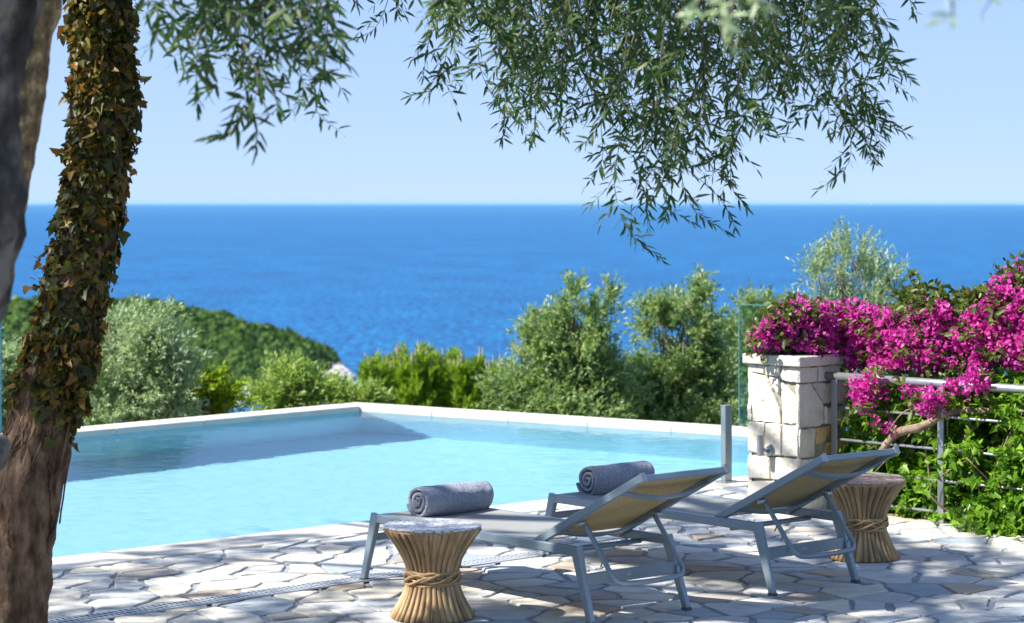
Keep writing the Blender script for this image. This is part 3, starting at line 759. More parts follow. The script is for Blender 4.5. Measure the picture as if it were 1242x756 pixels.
# railing ------------------------------------------------------------------
rb = Vector((2.811, 15.35, 0))
rl = thing('railing', 'grey steel railing with round handrail and thin rods in front of the creeper', 'railing', rb)
R0 = rb - V * .985; R1 = rb + V * 3.2
mb = MB(); mb.tube([R0 + Zv * .912, rb + Zv * .912, R1 + Zv * .912], .0285, 14); mb.build('handrail', M['rail'], rl, rb, smooth=True)
for z in (.70, .485, .28, .075):
    mb = MB(); mb.tube([R0 + Zv * z, rb + V * .3 + Zv * (z - .004), R1 + Zv * z], .0095, 8); mb.build('rod', M['rail'], rl, rb, smooth=True)
for s in (-.891, 0, .95, 1.9, 2.85):
    mb = MB(); c = rb + V * s - U * .016
    mb.box(c + Zv * .445, (.048, .013, .89), (V, U, Zv), 0, .002); mb.build('post', M['steel'], rl, rb)

# ================================================================== BOUGAINVILLEA AND CREEPER
rng = np.random.default_rng(41)
def line_depth(px):
    """depth of the railing plane at picture column px"""
    k = (px - CX) / F; s = (rb.x - k * rb.y) / (-(V.x) + k * V.y) if True else 0
    return rb.y + V.y * s
def interp(px, tab):
    for (x0, y0), (x1, y1) in zip(tab, tab[1:]):
        if x0 <= px <= x1: return y0 + (y1 - y0) * (px - x0) / (x1 - x0)
    return tab[-1][1] if px > tab[-1][0] else tab[0][1]
topo = [(914, 414), (922, 402), (935, 390), (950, 376), (966, 366), (980, 372), (1000, 376), (1025, 370), (1045, 372), (1070, 384), (1090, 380), (1110, 372), (1130, 366), (1150, 372), (1180, 378), (1200, 366), (1208, 345), (1220, 332), (1245, 318), (1300, 310), (1400, 318)]
boto = [(914, 416), (930, 421), (960, 421), (1000, 422), (1012, 434), (1040, 442), (1060, 446), (1100, 446), (1140, 448), (1180, 444), (1242, 444), (1400, 450)]
bg = thing('bougainvillea', 'bougainvillea full of magenta bracts sprawling over railing and pillar', 'plant', rb + U * .5)
bo = rb + U * .5
# fill points of the bush
FP = []
while len(FP) < 2600:
    px = rng.uniform(916, 1395); yt, yb = interp(px, topo), interp(px, boto); v = rng.random()
    py = yt + (yb - yt) * v; Yr = line_depth(max(px, 1000))
    dep = Yr + .16 + rng.random() ** 1.4 * .75
    if px < 1010: dep = PC.y + .12 + rng.random() * .5
    # lumpy outline
    if noise.noise(Vector((px * .035, py * .045, dep * 1.7))) < -.28: continue
    FP.append(W(px, py, dep))
# trailing sprays in front of the rail
for (px, py, nn) in ((1047, 474, 16), (1058, 464, 8), (1053, 486, 6), (1134, 490, 12), (1137, 478, 6), (1106, 478, 5), (1158, 472, 4), (1190, 464, 12), (1035, 500, 2), (1070, 513, 2)):
    for i in range(nn): FP.append(W(px + rng.normal() * 7, py + rng.normal() * 6, line_depth(px) - .05 + rng.normal() * .05))
FP = np.array([tuple(p) for p in FP])
# flower heads: groups of papery bracts
sel = np.array([noise.noise(Vector((p[0] * 2.6, p[1] * 2.2, p[2] * 2.6 + 4))) + (.16 if p[2] > 1.05 else .05) + (.14 if p[0] < 2.15 else 0) + rng.normal() * .12 for p in FP]) > -.22
heads = FP[sel]; q = 19
d = unit(rng.normal(size=(len(heads) * q, 3)) + np.array([-.25, -.35, .35]))
P = np.repeat(heads, q, 0) + d * rng.uniform(.012, .06, (len(d), 1))
Nn = d + rng.normal(size=d.shape) * .6
leaves_obj('bracts', [leaf_arrays(P, rng.normal(size=d.shape) + d * .8, Nn, rng.uniform(.024, .040, len(d)), rng.uniform(.020, .032, len(d)), 'bract')], M['bract'], bg, bo)
rest = np.concatenate([FP[~sel], FP[rng.random(len(FP)) < .42]])
# leafy shoots rising out of the top between the flowers
ex = []
for (px, py, nn) in ((1110, 360, 40), (1100, 350, 14), (1128, 358, 26), (1150, 362, 26), (1170, 362, 26), (1188, 372, 22), (1140, 372, 24), (1230, 345, 12), (1215, 372, 10), (1160, 385, 12), (1242, 330, 10), (1075, 382, 12)):
    for i in range(nn): ex.append(tuple(W(px + rng.normal() * 9, py + 9 + rng.normal() * 7, line_depth(px) + .25 + rng.random() * .4)))
rest = np.concatenate([rest, np.array(ex)])
n = len(rest)
a1 = shoot_leaves(rest, unit(rng.normal(size=(n, 3)) + np.array([-.1, -.3, .5])), rng.uniform(.08, .17, n), 7, .055, .032, rng, .2, .9, 'oval', .5)
leaves_obj('leaves', [a1], M['boug_leaf'], bg, bo)
mb = MB()
st = rb + U * .25 - V * .30
arms = [[G(1062, 598) + U * .12, W(1066, 560, line_depth(1066) + .12), W(1082, 530, line_depth(1082) + .03), W(1112, 518, line_depth(1112) - .03), W(1150, 503, line_depth(1150) + .02), W(1195, 498, line_depth(1195) + .10), W(1260, 496, line_depth(1260) + .2)],
        [W(1150, 503, line_depth(1150) + .02), W(1162, 480, line_depth(1160) + .1), W(1190, 440, line_depth(1190) + .3), W(1225, 380, line_depth(1225) + .35)],
        [W(1082, 530, line_depth(1082) + .03), W(1070, 480, line_depth(1070) + .2), W(1030, 430, line_depth(1030) + .3), W(960, 405, PC.y + .2)],
        [W(1200, 500, line_depth(1200) + .15), W(1170, 540, line_depth(1170) + .2), W(1180, 610, line_depth(1180) + .25)]]
for i, ar in enumerate(arms):
    r = [.034, .030, .024, .020][i]; pts_ = catmull(ar, 26)
    pts_ = [p + Vector((noise.noise(p * 5), noise.noise(p * 5 + Vector((9, 0, 0))), noise.noise(p * 5 + Vector((0, 9, 0))))) * .035 for p in pts_]
    mb.tube(pts_, lerp_list([r, r * .85, r * .55], 26), 8)
for i in range(46):
    px = rng.uniform(1050, 1330); Yd = line_depth(px) + rng.uniform(.1, .5); a = W(px, rng.uniform(470, 520), Yd); b = a + Vector((rng.normal() * .2, rng.normal() * .12, -rng.uniform(.15, .5)))
    mb.tube(catmull([a, (a + b) / 2 + Vector((rng.normal() * .06, 0, .05)), b], 7), lerp_list([.007, .005, .003], 7), 5)
mb.build('branches', M['branch'], bg, bo, smooth=True)

# green creeper behind and through the railing
cr = thing('creeper_hedge', 'bright green leafy creeper growing behind the railing rods', 'hedge', rb + U * .4)
co = rb + U * .4
S = []; D = []
while len(S) < 1500:
    px = rng.uniform(1026, 1420); py = rng.uniform(470, 640 + (px - 1140) * .10); Yr = line_depth(px)
    dep = Yr + .14 + rng.random() ** 1.3 * .85
    nz = noise.noise(Vector((px * .022, py * .028, 2.0)))
    dense = .05 if px > 1190 and py < 520 else .0
    hole = -.05 if (1085 < px < 1200 and 485 < py < 560) else -.30
    if nz < hole + .0: continue
    if px < 1045 and py > 470 and rng.random() < .35: continue
    S.append(tuple(W(px, py, dep))); D.append((rng.normal() * .6 - .25, -.6 + rng.normal() * .4, rng.normal() * .5 + .15))
for (px, py, nn) in ((1222, 556, 16), (1205, 592, 12), (1235, 615, 22), (1200, 622, 14), (1172, 545, 10), (1182, 628, 14), (1237, 510, 14), (1215, 645, 14), (1238, 645, 26), (1270, 600, 30)):
    for i in range(nn): S.append(tuple(W(px + rng.normal() * 13, py + rng.normal() * 9, line_depth(px) - .02 + rng.normal() * .05))); D.append((rng.normal() * .6 - .2, -.7, rng.normal() * .5))
S = np.array(S); S[:, 2] = np.maximum(S[:, 2], .03); D = unit(np.array(D)); n = len(S)
leaves_obj('leaves', [shoot_leaves(S, D, rng.uniform(.12, .3, n), 9, .062, .046, rng, .35, .85, 'heart', .55)], M['hedge'], cr, co)
# leafy mass farther back so that the plant has depth
S2 = []; 
while len(S2) < 1500:
    px = rng.uniform(1030, 1420); dep = line_depth(px) + rng.uniform(.8, 1.7); S2.append(tuple(W(px, rng.uniform(440, 650), dep)))
S2 = np.array(S2); S2[:, 2] = np.maximum(S2[:, 2], -.2); n = len(S2)
leaves_obj('inner_leaves', [shoot_leaves(S2, unit(rng.normal(size=(n, 3))), rng.uniform(.15, .3, n), 9, .07, .05, rng, .3, .85, 'heart', .4)], M['hedge'], cr, co)
mb = MB()
for i in range(60):
    px = rng.uniform(1035, 1400); Yd = line_depth(px) + rng.uniform(.08, .6); a = W(px, 640, Yd); a.z = -.01; b = W(px + rng.normal() * 30, rng.uniform(480, 600), Yd + rng.normal() * .1)
    mb.tube(catmull([a, (a + b) / 2 + Vector((rng.normal() * .08, rng.normal() * .05, 0)), b], 8), lerp_list([.010, .007, .004], 8), 5)
mb.build('stems', M['branch'], cr, co, smooth=True)
# planting bed soil behind the railing
mb = MB(); c0 = rb + U * .17
q4 = [c0 - V * .7, c0 + V * 5, c0 + V * 5 + U * 2.2, c0 - V * .7 + U * 2.2]
mb.add([Vector((p.x, p.y, -.004)) for p in q4] + [Vector((p.x, p.y, -2.5)) for p in q4], [(0, 1, 2, 3), (1, 0, 4, 5), (2, 1, 5, 6), (3, 2, 6, 7), (0, 3, 7, 4)])
tag(mb.build('planting_bed', M['soil']), kind='structure')

# ================================================================== LOUNGERS
def make_lounger(label, group):
    t = thing('sun_lounger', label, 'sun lounger', (0, 0, 0), 0, group)
    XR, ZR = .318, .352                      # rail centre lines
    yf, yr = -.835, .795
    mb = MB()
    for s in (-1, 1):
        mb.bar((s * XR, yf - .02, ZR), (s * XR, yr + .018, ZR), .034, .048, ch=.005)
    mb.bar((-XR + .018, yf + .008, ZR - .002), (XR - .018, yf + .008, ZR - .002), .034, .042, ch=.004)
    mb.build('frame', M['alu'], t)
    for s in (-1, 1):
        for (y0, y1) in ((yf, -.922), (yr, .922)):
            mb = MB(); mb.bar((s * XR, y0, ZR + .022), (s * (XR + .018), y1, .012), .0365, .062, (0, 1, 0), .030, .040, .005)
            l = mb.build('leg', M['alu'], t)
            mb = MB(); mb.box((s * (XR + .018), y1, .008), (.036, .046, .016), None, 0, .003); mb.build('foot_cap', M['rubber'], l)
    mb = MB(); mb.bar((-XR, -.865, .245), (XR, -.865, .245), .022, .040, ch=.003); mb.build('cross_bar', M['alu'], t)
    mb = MB(); mb.tube([(-XR, .60, .325), (XR, .60, .325)], .0135, 10); mb.build('cross_bar', M['alu'], t, smooth=True)
    mb = MB(); mb.bar((-XR, .855, .215), (XR, .855, .215), .016, .062, ch=.003); pl = mb.build('rear_plate', M['alu'], t)
    mb = MB(); mb.loft([[Vector((.020 * math.cos(a) * k + .02, .855 + yy, .215 + .007 * math.sin(a) * k)) for a in [2 * math.pi * i / 18 for i in range(18)]] for yy, k in ((.0075, 1), (.0092, 1), (.0099, .8))]); mb.build('badge', M['steel'], pl)
    # seat sling, slightly sagging
    def sling(y0, z0, y1, z1, half, sag, name, parent, th=.005, ny=16, nx=10):
        mb = MB(); A = Vector((0, y0, z0)); B = Vector((0, y1, z1)); d = (B - A).normalized(); nr = Vector((1, 0, 0)).cross(d)
        for side, mi in ((1, 0), (-1, 1)):
            vs = []
            for j in range(ny + 1):
                for i in range(nx + 1):
                    u = i / nx * 2 - 1; p = A.lerp(B, j / ny) + Vector((u * half, 0, 0)) - nr * (sag * (1 - u * u) * (1 - (2 * j / ny - 1) ** 6)) + nr * (side * th / 2)
                    vs.append(p)
            fs = []
            for j in range(ny):
                for i in range(nx):
                    q = (j * (nx + 1) + i, j * (nx + 1) + i + 1, (j + 1) * (nx + 1) + i + 1, (j + 1) * (nx + 1) + i)
                    fs.append(q if side > 0 else q[::-1])
            mb.add(vs, fs, mi)
        return mb.build(name, [M['sling_top'], M['sling_under_lit']], parent, smooth=True)
    sling(-.83, .372, .49, .372, .312, .012, 'seat', t)
    # backrest
    p0 = Vector((0, .47, .362)); p1 = Vector((0, 1.245, .757)); d = (p1 - p0).normalized(); nr = Vector((1, 0, 0)).cross(d); Lb = (p1 - p0).length
    mb = MB(); xb = .292
    for s in (-1, 1):
        mb.bar(p0 + Vector((s * xb, 0, 0)), p1 + Vector((s * xb, 0, 0)), .030, .046, nr, .030, .040, .005)
    mb.bar(p1 + Vector((-xb + .016, 0, 0)) - d * .014, p1 + Vector((xb - .016, 0, 0)) - d * .014, .028, .030, nr, ch=.004)
    bf = mb.build('backrest_frame', M['alu'], t)
    for s in (-1, 1):
        mb = MB(); e = p1 + Vector((s * xb, 0, 0)) + d * .004; mb.bar(e - d * .003, e + d * .006, .034, .045, nr, ch=.005); mb.build('end_cap', M['steel'], bf)
    a = p0 + d * .03 + nr * .012; b = p1 - d * .02 + nr * .012
    sling(a.y, a.z, b.y, b.z, .284, .014, 'backrest', t)
    for k, bow in ((.82, .045), (.22, .040)):
        mb = MB(); c = p0 + d * (Lb * k) - nr * .018; pts_ = []
        for i in range(15):
            u = i / 14 * 2 - 1; pts_.append(c + Vector((u * xb, 0, 0)) - nr * (bow * (1 - u * u)) )
        rings = [[p + d * (.020 * x) + nr * (.006 * y) for x, y in ((-1, -1), (1, -1), (1, 1), (-1, 1))] for p in pts_]
        mb.loft(rings); mb.build('cross_strut', M['alu'], bf)
    # U-shaped support bar hooked under the backrest
    q0 = p0 + d * .33 - nr * .030; q1 = Vector((0, 1.01, .205)); xs_ = .245; pts_ = []
    top_ = lambda s: [q0 + Vector((s * xs_, 0, 0)), q0.lerp(q1, .3) + Vector((s * xs_, 0, 0)), q0.lerp(q1, .62) + Vector((s * xs_, 0, 0)), q0.lerp(q1, .86) + Vector((s * xs_, 0, 0)), q0.lerp(q1, .96) + Vector((s * (xs_ - .02), 0, 0)), q1 + Vector((s * (xs_ - .07), 0.01, 0))]
    line = top_(1) + [q1 + Vector((0, .018, -.004))] + top_(-1)[::-1]
    mb = MB(); mb.tube(catmull(line, 60), .0135, 10); ub = mb.build('support_bar', M['alu'], t, smooth=True)
    dn = (q1 - q0).normalized()
    for s in (-1, 1):
        for k in (.42, .60, .78):
            c = q0.lerp(q1, k) + Vector((s * xs_, 0, 0)); mb = MB(); mb.bar(c, c + Vector((0, -.022, -.038)), .006, .014, (1, 0, 0), .005, .006, .001); mb.build('tooth', M['alu'], ub)
        mb = MB(); c = q0 + Vector((s * (xs_ + .012), 0, 0)); mb.bar(c + Vector((-s * .02, 0, 0)), c + Vector((s * .034, 0, 0)), .026, .026, ch=.006); mb.build('hinge', M['steel'], ub)
        mb = MB(); c = Vector((s * (XR - .026), .47, .352)); mb.bar(c + Vector((-s * .014, 0, 0)), c + Vector((s * .009, 0, 0)), .03, .03, ch=.008); mb.build('pivot', M['steel'], bf)
    return t
GRP = 'loungers side by side at the pool'
l1 = make_lounger('grey lounger with raised striped back, nearest one, behind the front reed table', GRP)
l1.location = (.039, 12.56, 0); l1.rotation_euler.z = math.atan2(-.657, -.754)
l2 = copy_tree(l1); l2['label'] = 'grey lounger nearer the stone pillar, its raised back in front of the rear reed table'
l2.location = (1.0365, 13.44, 0); l2.rotation_euler.z = math.atan2(-.6577, -.7532)

# towels -------------------------------------------------------------------
def make_towel(label, lounger, a, b, seed, group):
    r_ = random.Random(seed)
    t = bpy.data.objects  # noqa
    turns, rmin, rmax, th, L = 2.8, .018, .104, .0255, .48
    n = 190; mb = MB(); ax = 40; prof = []
    for i in range(n + 1):
        u = i / n; an = u * turns * 2 * math.pi + 1.0; r = rmin + (rmax - rmin) * u
        wob = 1 + .04 * math.sin(an * 2 + seed) + .03 * math.sin(an * 3.0)
        prof.append((r * wob, an))
    grid_o, grid_i = [], []
    for k in range(ax + 1):
        s = k / ax * 2 - 1
        ro, ri = [], []
        for (r, an) in prof:
            edge = abs(s) ** 14; rr = r * (1 - .05 * edge) + .0045 * noise.noise(Vector((s * 4, an * 1.3, seed))) + .0022 * noise.noise(Vector((s * 16, an * 5, seed + 3)))
            x = s * (L / 2) * (1 + .025 * noise.noise(Vector((an * .4, r * 30, seed + s))) )
            for lst, q in ((ro, rr), (ri, rr - th * (1 - .4 * edge))):
                q = max(q, .002); z = max(q * math.sin(an), -.086) ; y = q * math.cos(an) * 1.03
                lst.append(Vector((x, y, z)))
        grid_o.append(ro); grid_i.append(ri)
    m = n + 1; vs = [p for r in grid_o for p in r] + [p for r in grid_i for p in r]; K = (ax + 1) * m; fs = []
    for k in range(ax):
        for i in range(n):
            a0 = k * m + i; fs.append((a0, a0 + 1, a0 + m + 1, a0 + m)); fs.append((K + a0, K + a0 + m, K + a0 + m + 1, K + a0 + 1))
        e = k * m + n; fs.append((e, K + e, K + e + m, e + m))
    for i in range(n):
        fs.append((i, K + i, K + i + 1, i + 1)); e = ax * m + i; fs.append((e, e + 1, K + e + 1, K + e))
    mb.add(vs, fs)
    o = mb.build('rolled_towel', M['towel'], smooth=True)
    tag(o, label, 'towel', group)
    o.location = lounger.matrix_basis @ Vector((-b, a, .372 + .080)); o.rotation_euler.z = lounger.rotation_euler.z + math.pi
    return o
bpy.context.view_layer.update()
make_towel('rolled blue-grey towel on the front lounger, just above the front reed table', l1, -.66, .07, 1.3, 'rolled towels on the loungers')
make_towel('rolled blue-grey towel on the lounger nearer the pillar, partly behind a raised back', l2, -.74, .10, 4.1, 'rolled towels on the loungers')

# reed tables --------------------------------------------------------------
def make_table(label, loc, group):
    t = thing('reed_table', label, 'side table', loc, 0, group); r_ = random.Random(5)
    Ht = .452
    def rad(z):
        u = z / Ht
        if u < .47: k = (.47 - u) / .47; return .118 + .088 * k ** 1.55
        k = (u - .47) / .53; return .118 + .122 * k ** 1.6
    mb = MB(); n = 34
    for ring, (dr, rr) in enumerate(((0, .0135), (-.012, .0125))):
        for i in range(n):
            an = 2 * math.pi * (i + .5 * ring) / n + r_.gauss(0, .012); pts_ = []; rd = []
            for j in range(13):
                z = Ht * j / 12; r = rad(z) + dr + r_.gauss(0, .0008); pts_.append((r * math.cos(an + .02 * math.sin(j * .5 + i)), r * math.sin(an + .02 * math.sin(j * .5 + i)), z + .004))
                rd.append(rr * (.80 + .30 * abs(j - 5.6) / 6))
            mb.tube(pts_, rd, 7)
    mb.build('reeds', M['reed'], t, smooth=True)
    mb = MB(); mb.lathe([(rad(Ht * j / 10) - .032, Ht * j / 10 + .002) for j in range(11)], (0, 0, 0), 30); mb.build('core', M['core'], t)
    mb = MB()
    for k in range(4):
        pts_ = []; m = 72
        for i in range(m + 1):
            an = 2 * math.pi * i / m; ph = k * math.pi / 2
            pts_.append(((.133 + .007 * math.cos(an * 3 + ph)) * math.cos(an), (.133 + .007 * math.cos(an * 3 + ph)) * math.sin(an), .208 + (k - 1.5) * .006 + .021 * math.sin(an * 3 + ph)))
        mb.tube(pts_, .0125, 8, False, 0, .62)
    for k in (-1, 1):
        pts_ = [(.131 * math.cos(2 * math.pi * i / 48), .131 * math.sin(2 * math.pi * i / 48), .208 + k * .030 + .003 * math.sin(i * .9)) for i in range(49)]
        mb.tube(pts_, .0085, 8, False)
    mb.build('woven_band', M['braid'], t, smooth=True)
    mb = MB(); mb.lathe([(.238, .446), (.244, .449), (.244, .460), (.240, .463)], (0, 0, 0), 56); mb.build('rim', M['braid'], t, auto=40)
    mb = MB(); mb.lathe([(.2405, .4605), (.2475, .4625), (.249, .467), (.2465, .4695), (.05, .4698)], (0, 0, 0), 56); mb.build('table_top', M['mosaic'], t)
    return t
TG = 'reed bundle side tables'
t1 = make_table('waisted reed side table nearest the camera, in front of the first lounger', (-.402, 11.87, 0), TG)
t2 = copy_tree(t1); t2.location = (2.07, 13.85, 0); t2.rotation_euler.z = 1.1
t2['label'] = 'waisted reed side table standing behind the rear lounger, by the railing'

for ch in t2.children:      # rear top: browner mottle, also darkened by shade put into the colour
    if ch.name.startswith('table_top'):
        ch.data = ch.data.copy(); ch.data.materials[0] = M['mosaic_tan_shaded']; ch['label'] = 'brownish speckled table top darkened for shade'
# drain channel -------------------------------------------------------------
d0 = G(40, 760); d1 = G(760, 657.5); dd = (d1 - d0); DL = dd.length; dd.normalize(); dn = Vector((-dd.y, dd.x, 0))
dg = thing('drain_channel', 'long slotted drain grating set into the paving beside the pool', 'drain', d0)
mb = MB(); c = (d0 + d1) / 2
mb.box(c + Zv * .0025, (DL, .125, .004), (dd, dn, Zv)); mb.build('channel', M['slot_shade'], dg, d0)  # flat strip; the shade inside the channel is put into its dark colour
mb = MB()
for s in (-1, 1): mb.box(c + dn * (s * .066) + Zv * .0035, (DL, .012, .010), (dd, dn, Zv))
mb.box(c + Zv * .0045, (DL, .010, .006), (dd, dn, Zv))
k = int(DL / .034)
for i in range(k): mb.box(d0 + dd * (DL * (i + .5) / k) + Zv * .0055, (.012, .122, .005), (dd, dn, Zv))
mb.build('grating', M['grate'], dg, d0)

# ================================================================== IVY TREE
YT = 11.0
path = [(4, 800), (9, 756), (17, 690), (29, 620), (40, 560), (53, 500), (67, 450), (82, 400), (100, 310), (116, 220), (127, 130), (123, 60), (122, 0), (126, -80), (150, -180), (170, -260)]
rads = [56, 47, 44, 42, 40, 37, 35, 32, 30, 29.5, 29, 29, 30, 30, 28, 26]
root = W(5, 789, YT); root.z = 0
ivt = thing('ivy_tree', 'leaning tree trunk wrapped in yellowing ivy above bare brown bark', 'tree', root)
mb, tp, tr = rough_tube([W(x, y, YT) for x, y in path], [r * YT / F for r in rads], 190, 72, .17, 9.0, 1.7, .45, .02)
mb.build('trunk', M['ivy_bark'], ivt, root, smooth=True)
rng = np.random.default_rng(51)
A = []; Dd = []; Nn = []; LL = []
tpn = np.array([tuple(p) for p in tp]); trn = np.array(tr)
def ivy_leaf(zrow, an, lift):
    p = tpn[zrow]; t = unit((tpn[min(zrow + 1, len(tpn) - 1)] - tpn[max(zrow - 1, 0)])[None])[0]
    a = np.array([1.0, 0, 0]); a = a - t * a.dot(t); a /= np.linalg.norm(a); b = np.cross(t, a)
    return p, t, a * math.cos(an) + b * math.sin(an)
zlo = W(0, 458, YT).z
while len(A) < 8000:
    r = rng.integers(0, len(tpn) - 12)
    an = rng.uniform(0, 2 * math.pi); p, t, d = ivy_leaf(r, an, 0)
    low = zlo + .10 * math.sin(an * 2 + 1) + .06 * math.sin(an * 5) - (.26 if d[0] > .55 else 0) - (.20 if d[0] < -.75 else 0)
    if p[2] < low: 
        continue
    # bare streak on the right flank where the bark shows
    if noise.noise(Vector((an * 1.2, p[2] * 2.4, 5))) < -.52: continue
    off = trn[r] * rng.uniform(.98, 1.08) + abs(rng.normal(0, .014))
    A.append(p + d * off + rng.normal(0, .01, 3)); Dd.append(-t * .75 + d * rng.uniform(.0, .65) + rng.normal(0, .42, 3)); Nn.append(d + rng.normal(0, .62, 3)); LL.append(min(.075, .040 * math.exp(rng.normal(0, .32))))
# loose sprigs standing off the silhouette
for (px, py) in ((98, 110), (80, 120), (78, 185), (70, 270), (62, 310), (48, 315), (38, 345), (165, 160), (172, 95), (160, 50), (100, 470), (105, 490), (40, 500), (30, 470), (150, 285), (145, 250), (82, 40), (85, 20), (108, 455), (28, 440), (158, 20), (165, 40), (166, 120)):
    for i in range(4):
        A.append(np.array(W(px + rng.normal() * 4, py + rng.normal() * 5, YT - .03 + rng.normal() * .06))); Dd.append(rng.normal(0, .6, 3) + [0, 0, -.6]); Nn.append(rng.normal(0, 1, 3) + [0, -1, 0]); LL.append(rng.uniform(.035, .065))
LL = np.array(LL)
leaves_obj('ivy', [leaf_arrays(np.array(A), np.array(Dd), np.array(Nn), LL, LL * rng.uniform(.75, 1.05, len(LL)), 'heart')], M['ivy'], ivt, root, True)
mb = MB()
for i in range(26):   # ivy stems creeping up the bark
    an = rng.uniform(0, 2 * math.pi); pts_ = []; r0 = 30 + int(rng.uniform(0, 18))
    for j in range(r0, min(r0 + 60, len(tpn) - 2), 3):
        an += rng.normal(0, .09); p, t, d = ivy_leaf(j, an, 0); pts_.append(p + d * (trn[j] * 1.04 + .004))
    mb.tube(pts_, .0045, 5)
mb.build('ivy_stems', M['ivy_bark'], ivt, root, smooth=True)

# ================================================================== NEAR OLIVE TREE (two stems, hanging sprays, crown)
YN = 7.2
broot = W(-250, 1095, YN); broot.z = 0
olv = thing('olive_tree', 'old olive tree with rough grey trunk and sprays hanging into the picture', 'tree', broot)
npath = [(-260, 1100), (-215, 900), (-170, 700), (-140, 560), (-100, 440), (-62, 360), (-42, 290), (-38, 230), (-41, 180), (-46, 120), (-42, 60), (-28, 0), (0, -90), (40, -200)]
nrad = [122, 96, 84, 77, 72, 67, 66, 65, 63, 65, 71, 76, 72, 62]
mb, _, _ = rough_tube([W(x, y, YN) for x, y in npath], [r * YN / F for r in nrad], 150, 64, .16, 8.5, 8.1, .7, .015)
mb.build('trunk', M['grey_bark'], olv, broot, smooth=True)
YS = 8.3
spath = [(-235, 985), (-150, 750), (-80, 520), (-30, 360), (-4, 260), (10, 200), (22, 140), (30, 80), (40, 20), (58, -60), (100, -160)]
srad = [60, 50, 42, 36, 33, 31, 29, 28, 30, 28, 24]
mb, _, _ = rough_tube([W(x, y, YS) for x, y in spath], [r * YS / F for r in srad], 110, 44, .20, 11.0, 3.3, .6)
mb.build('stem', M['stem_bark_sunlit'], olv, broot, smooth=True)
mb = MB()
for pts_, rr in (([W(-150, 600, YN), W(-90, 575, YN - .1), W(-40, 552, YN - .15), W(-8, 550, YN - .15), W(8, 553, YN - .15)], [42, 36, 32, 28, 15]),):
    m_, _, _ = rough_tube(pts_, [r * YN / F for r in rr], 26, 24, .22, 12, 2.2, 1)
m_.build('branch_stub', M['grey_bark'], olv, broot, smooth=True)
# limbs over the top of the picture
limbs = [([W(40, -200, YN), W(150, -150, 7.6), W(300, -95, 7.9), W(420, -70, 8.2)], [.12, .07, .035, .012]),
         ([W(40, -200, YN), W(200, -250, 8.4), W(480, -150, 9.6), W(700, -80, 10.2), W(900, -60, 10.6), W(1080, -70, 10.7)], [.15, .11, .07, .045, .028, .010]),
         ([W(480, -150, 9.6), W(620, -130, 9.5), W(800, -110, 9.2), W(960, -90, 9.0)], [.06, .045, .03, .01]),
         ([W(100, -160, YS), W(60, -420, 9.5), W(-60, -560, 11)], [.09, .08, .05])]
mb = MB()
for pts_, rr in limbs: mb.tube(catmull(pts_, 22), lerp_list(rr, 22), 10)
mb.build('limbs', M['grey_bark'], olv, broot, smooth=True)

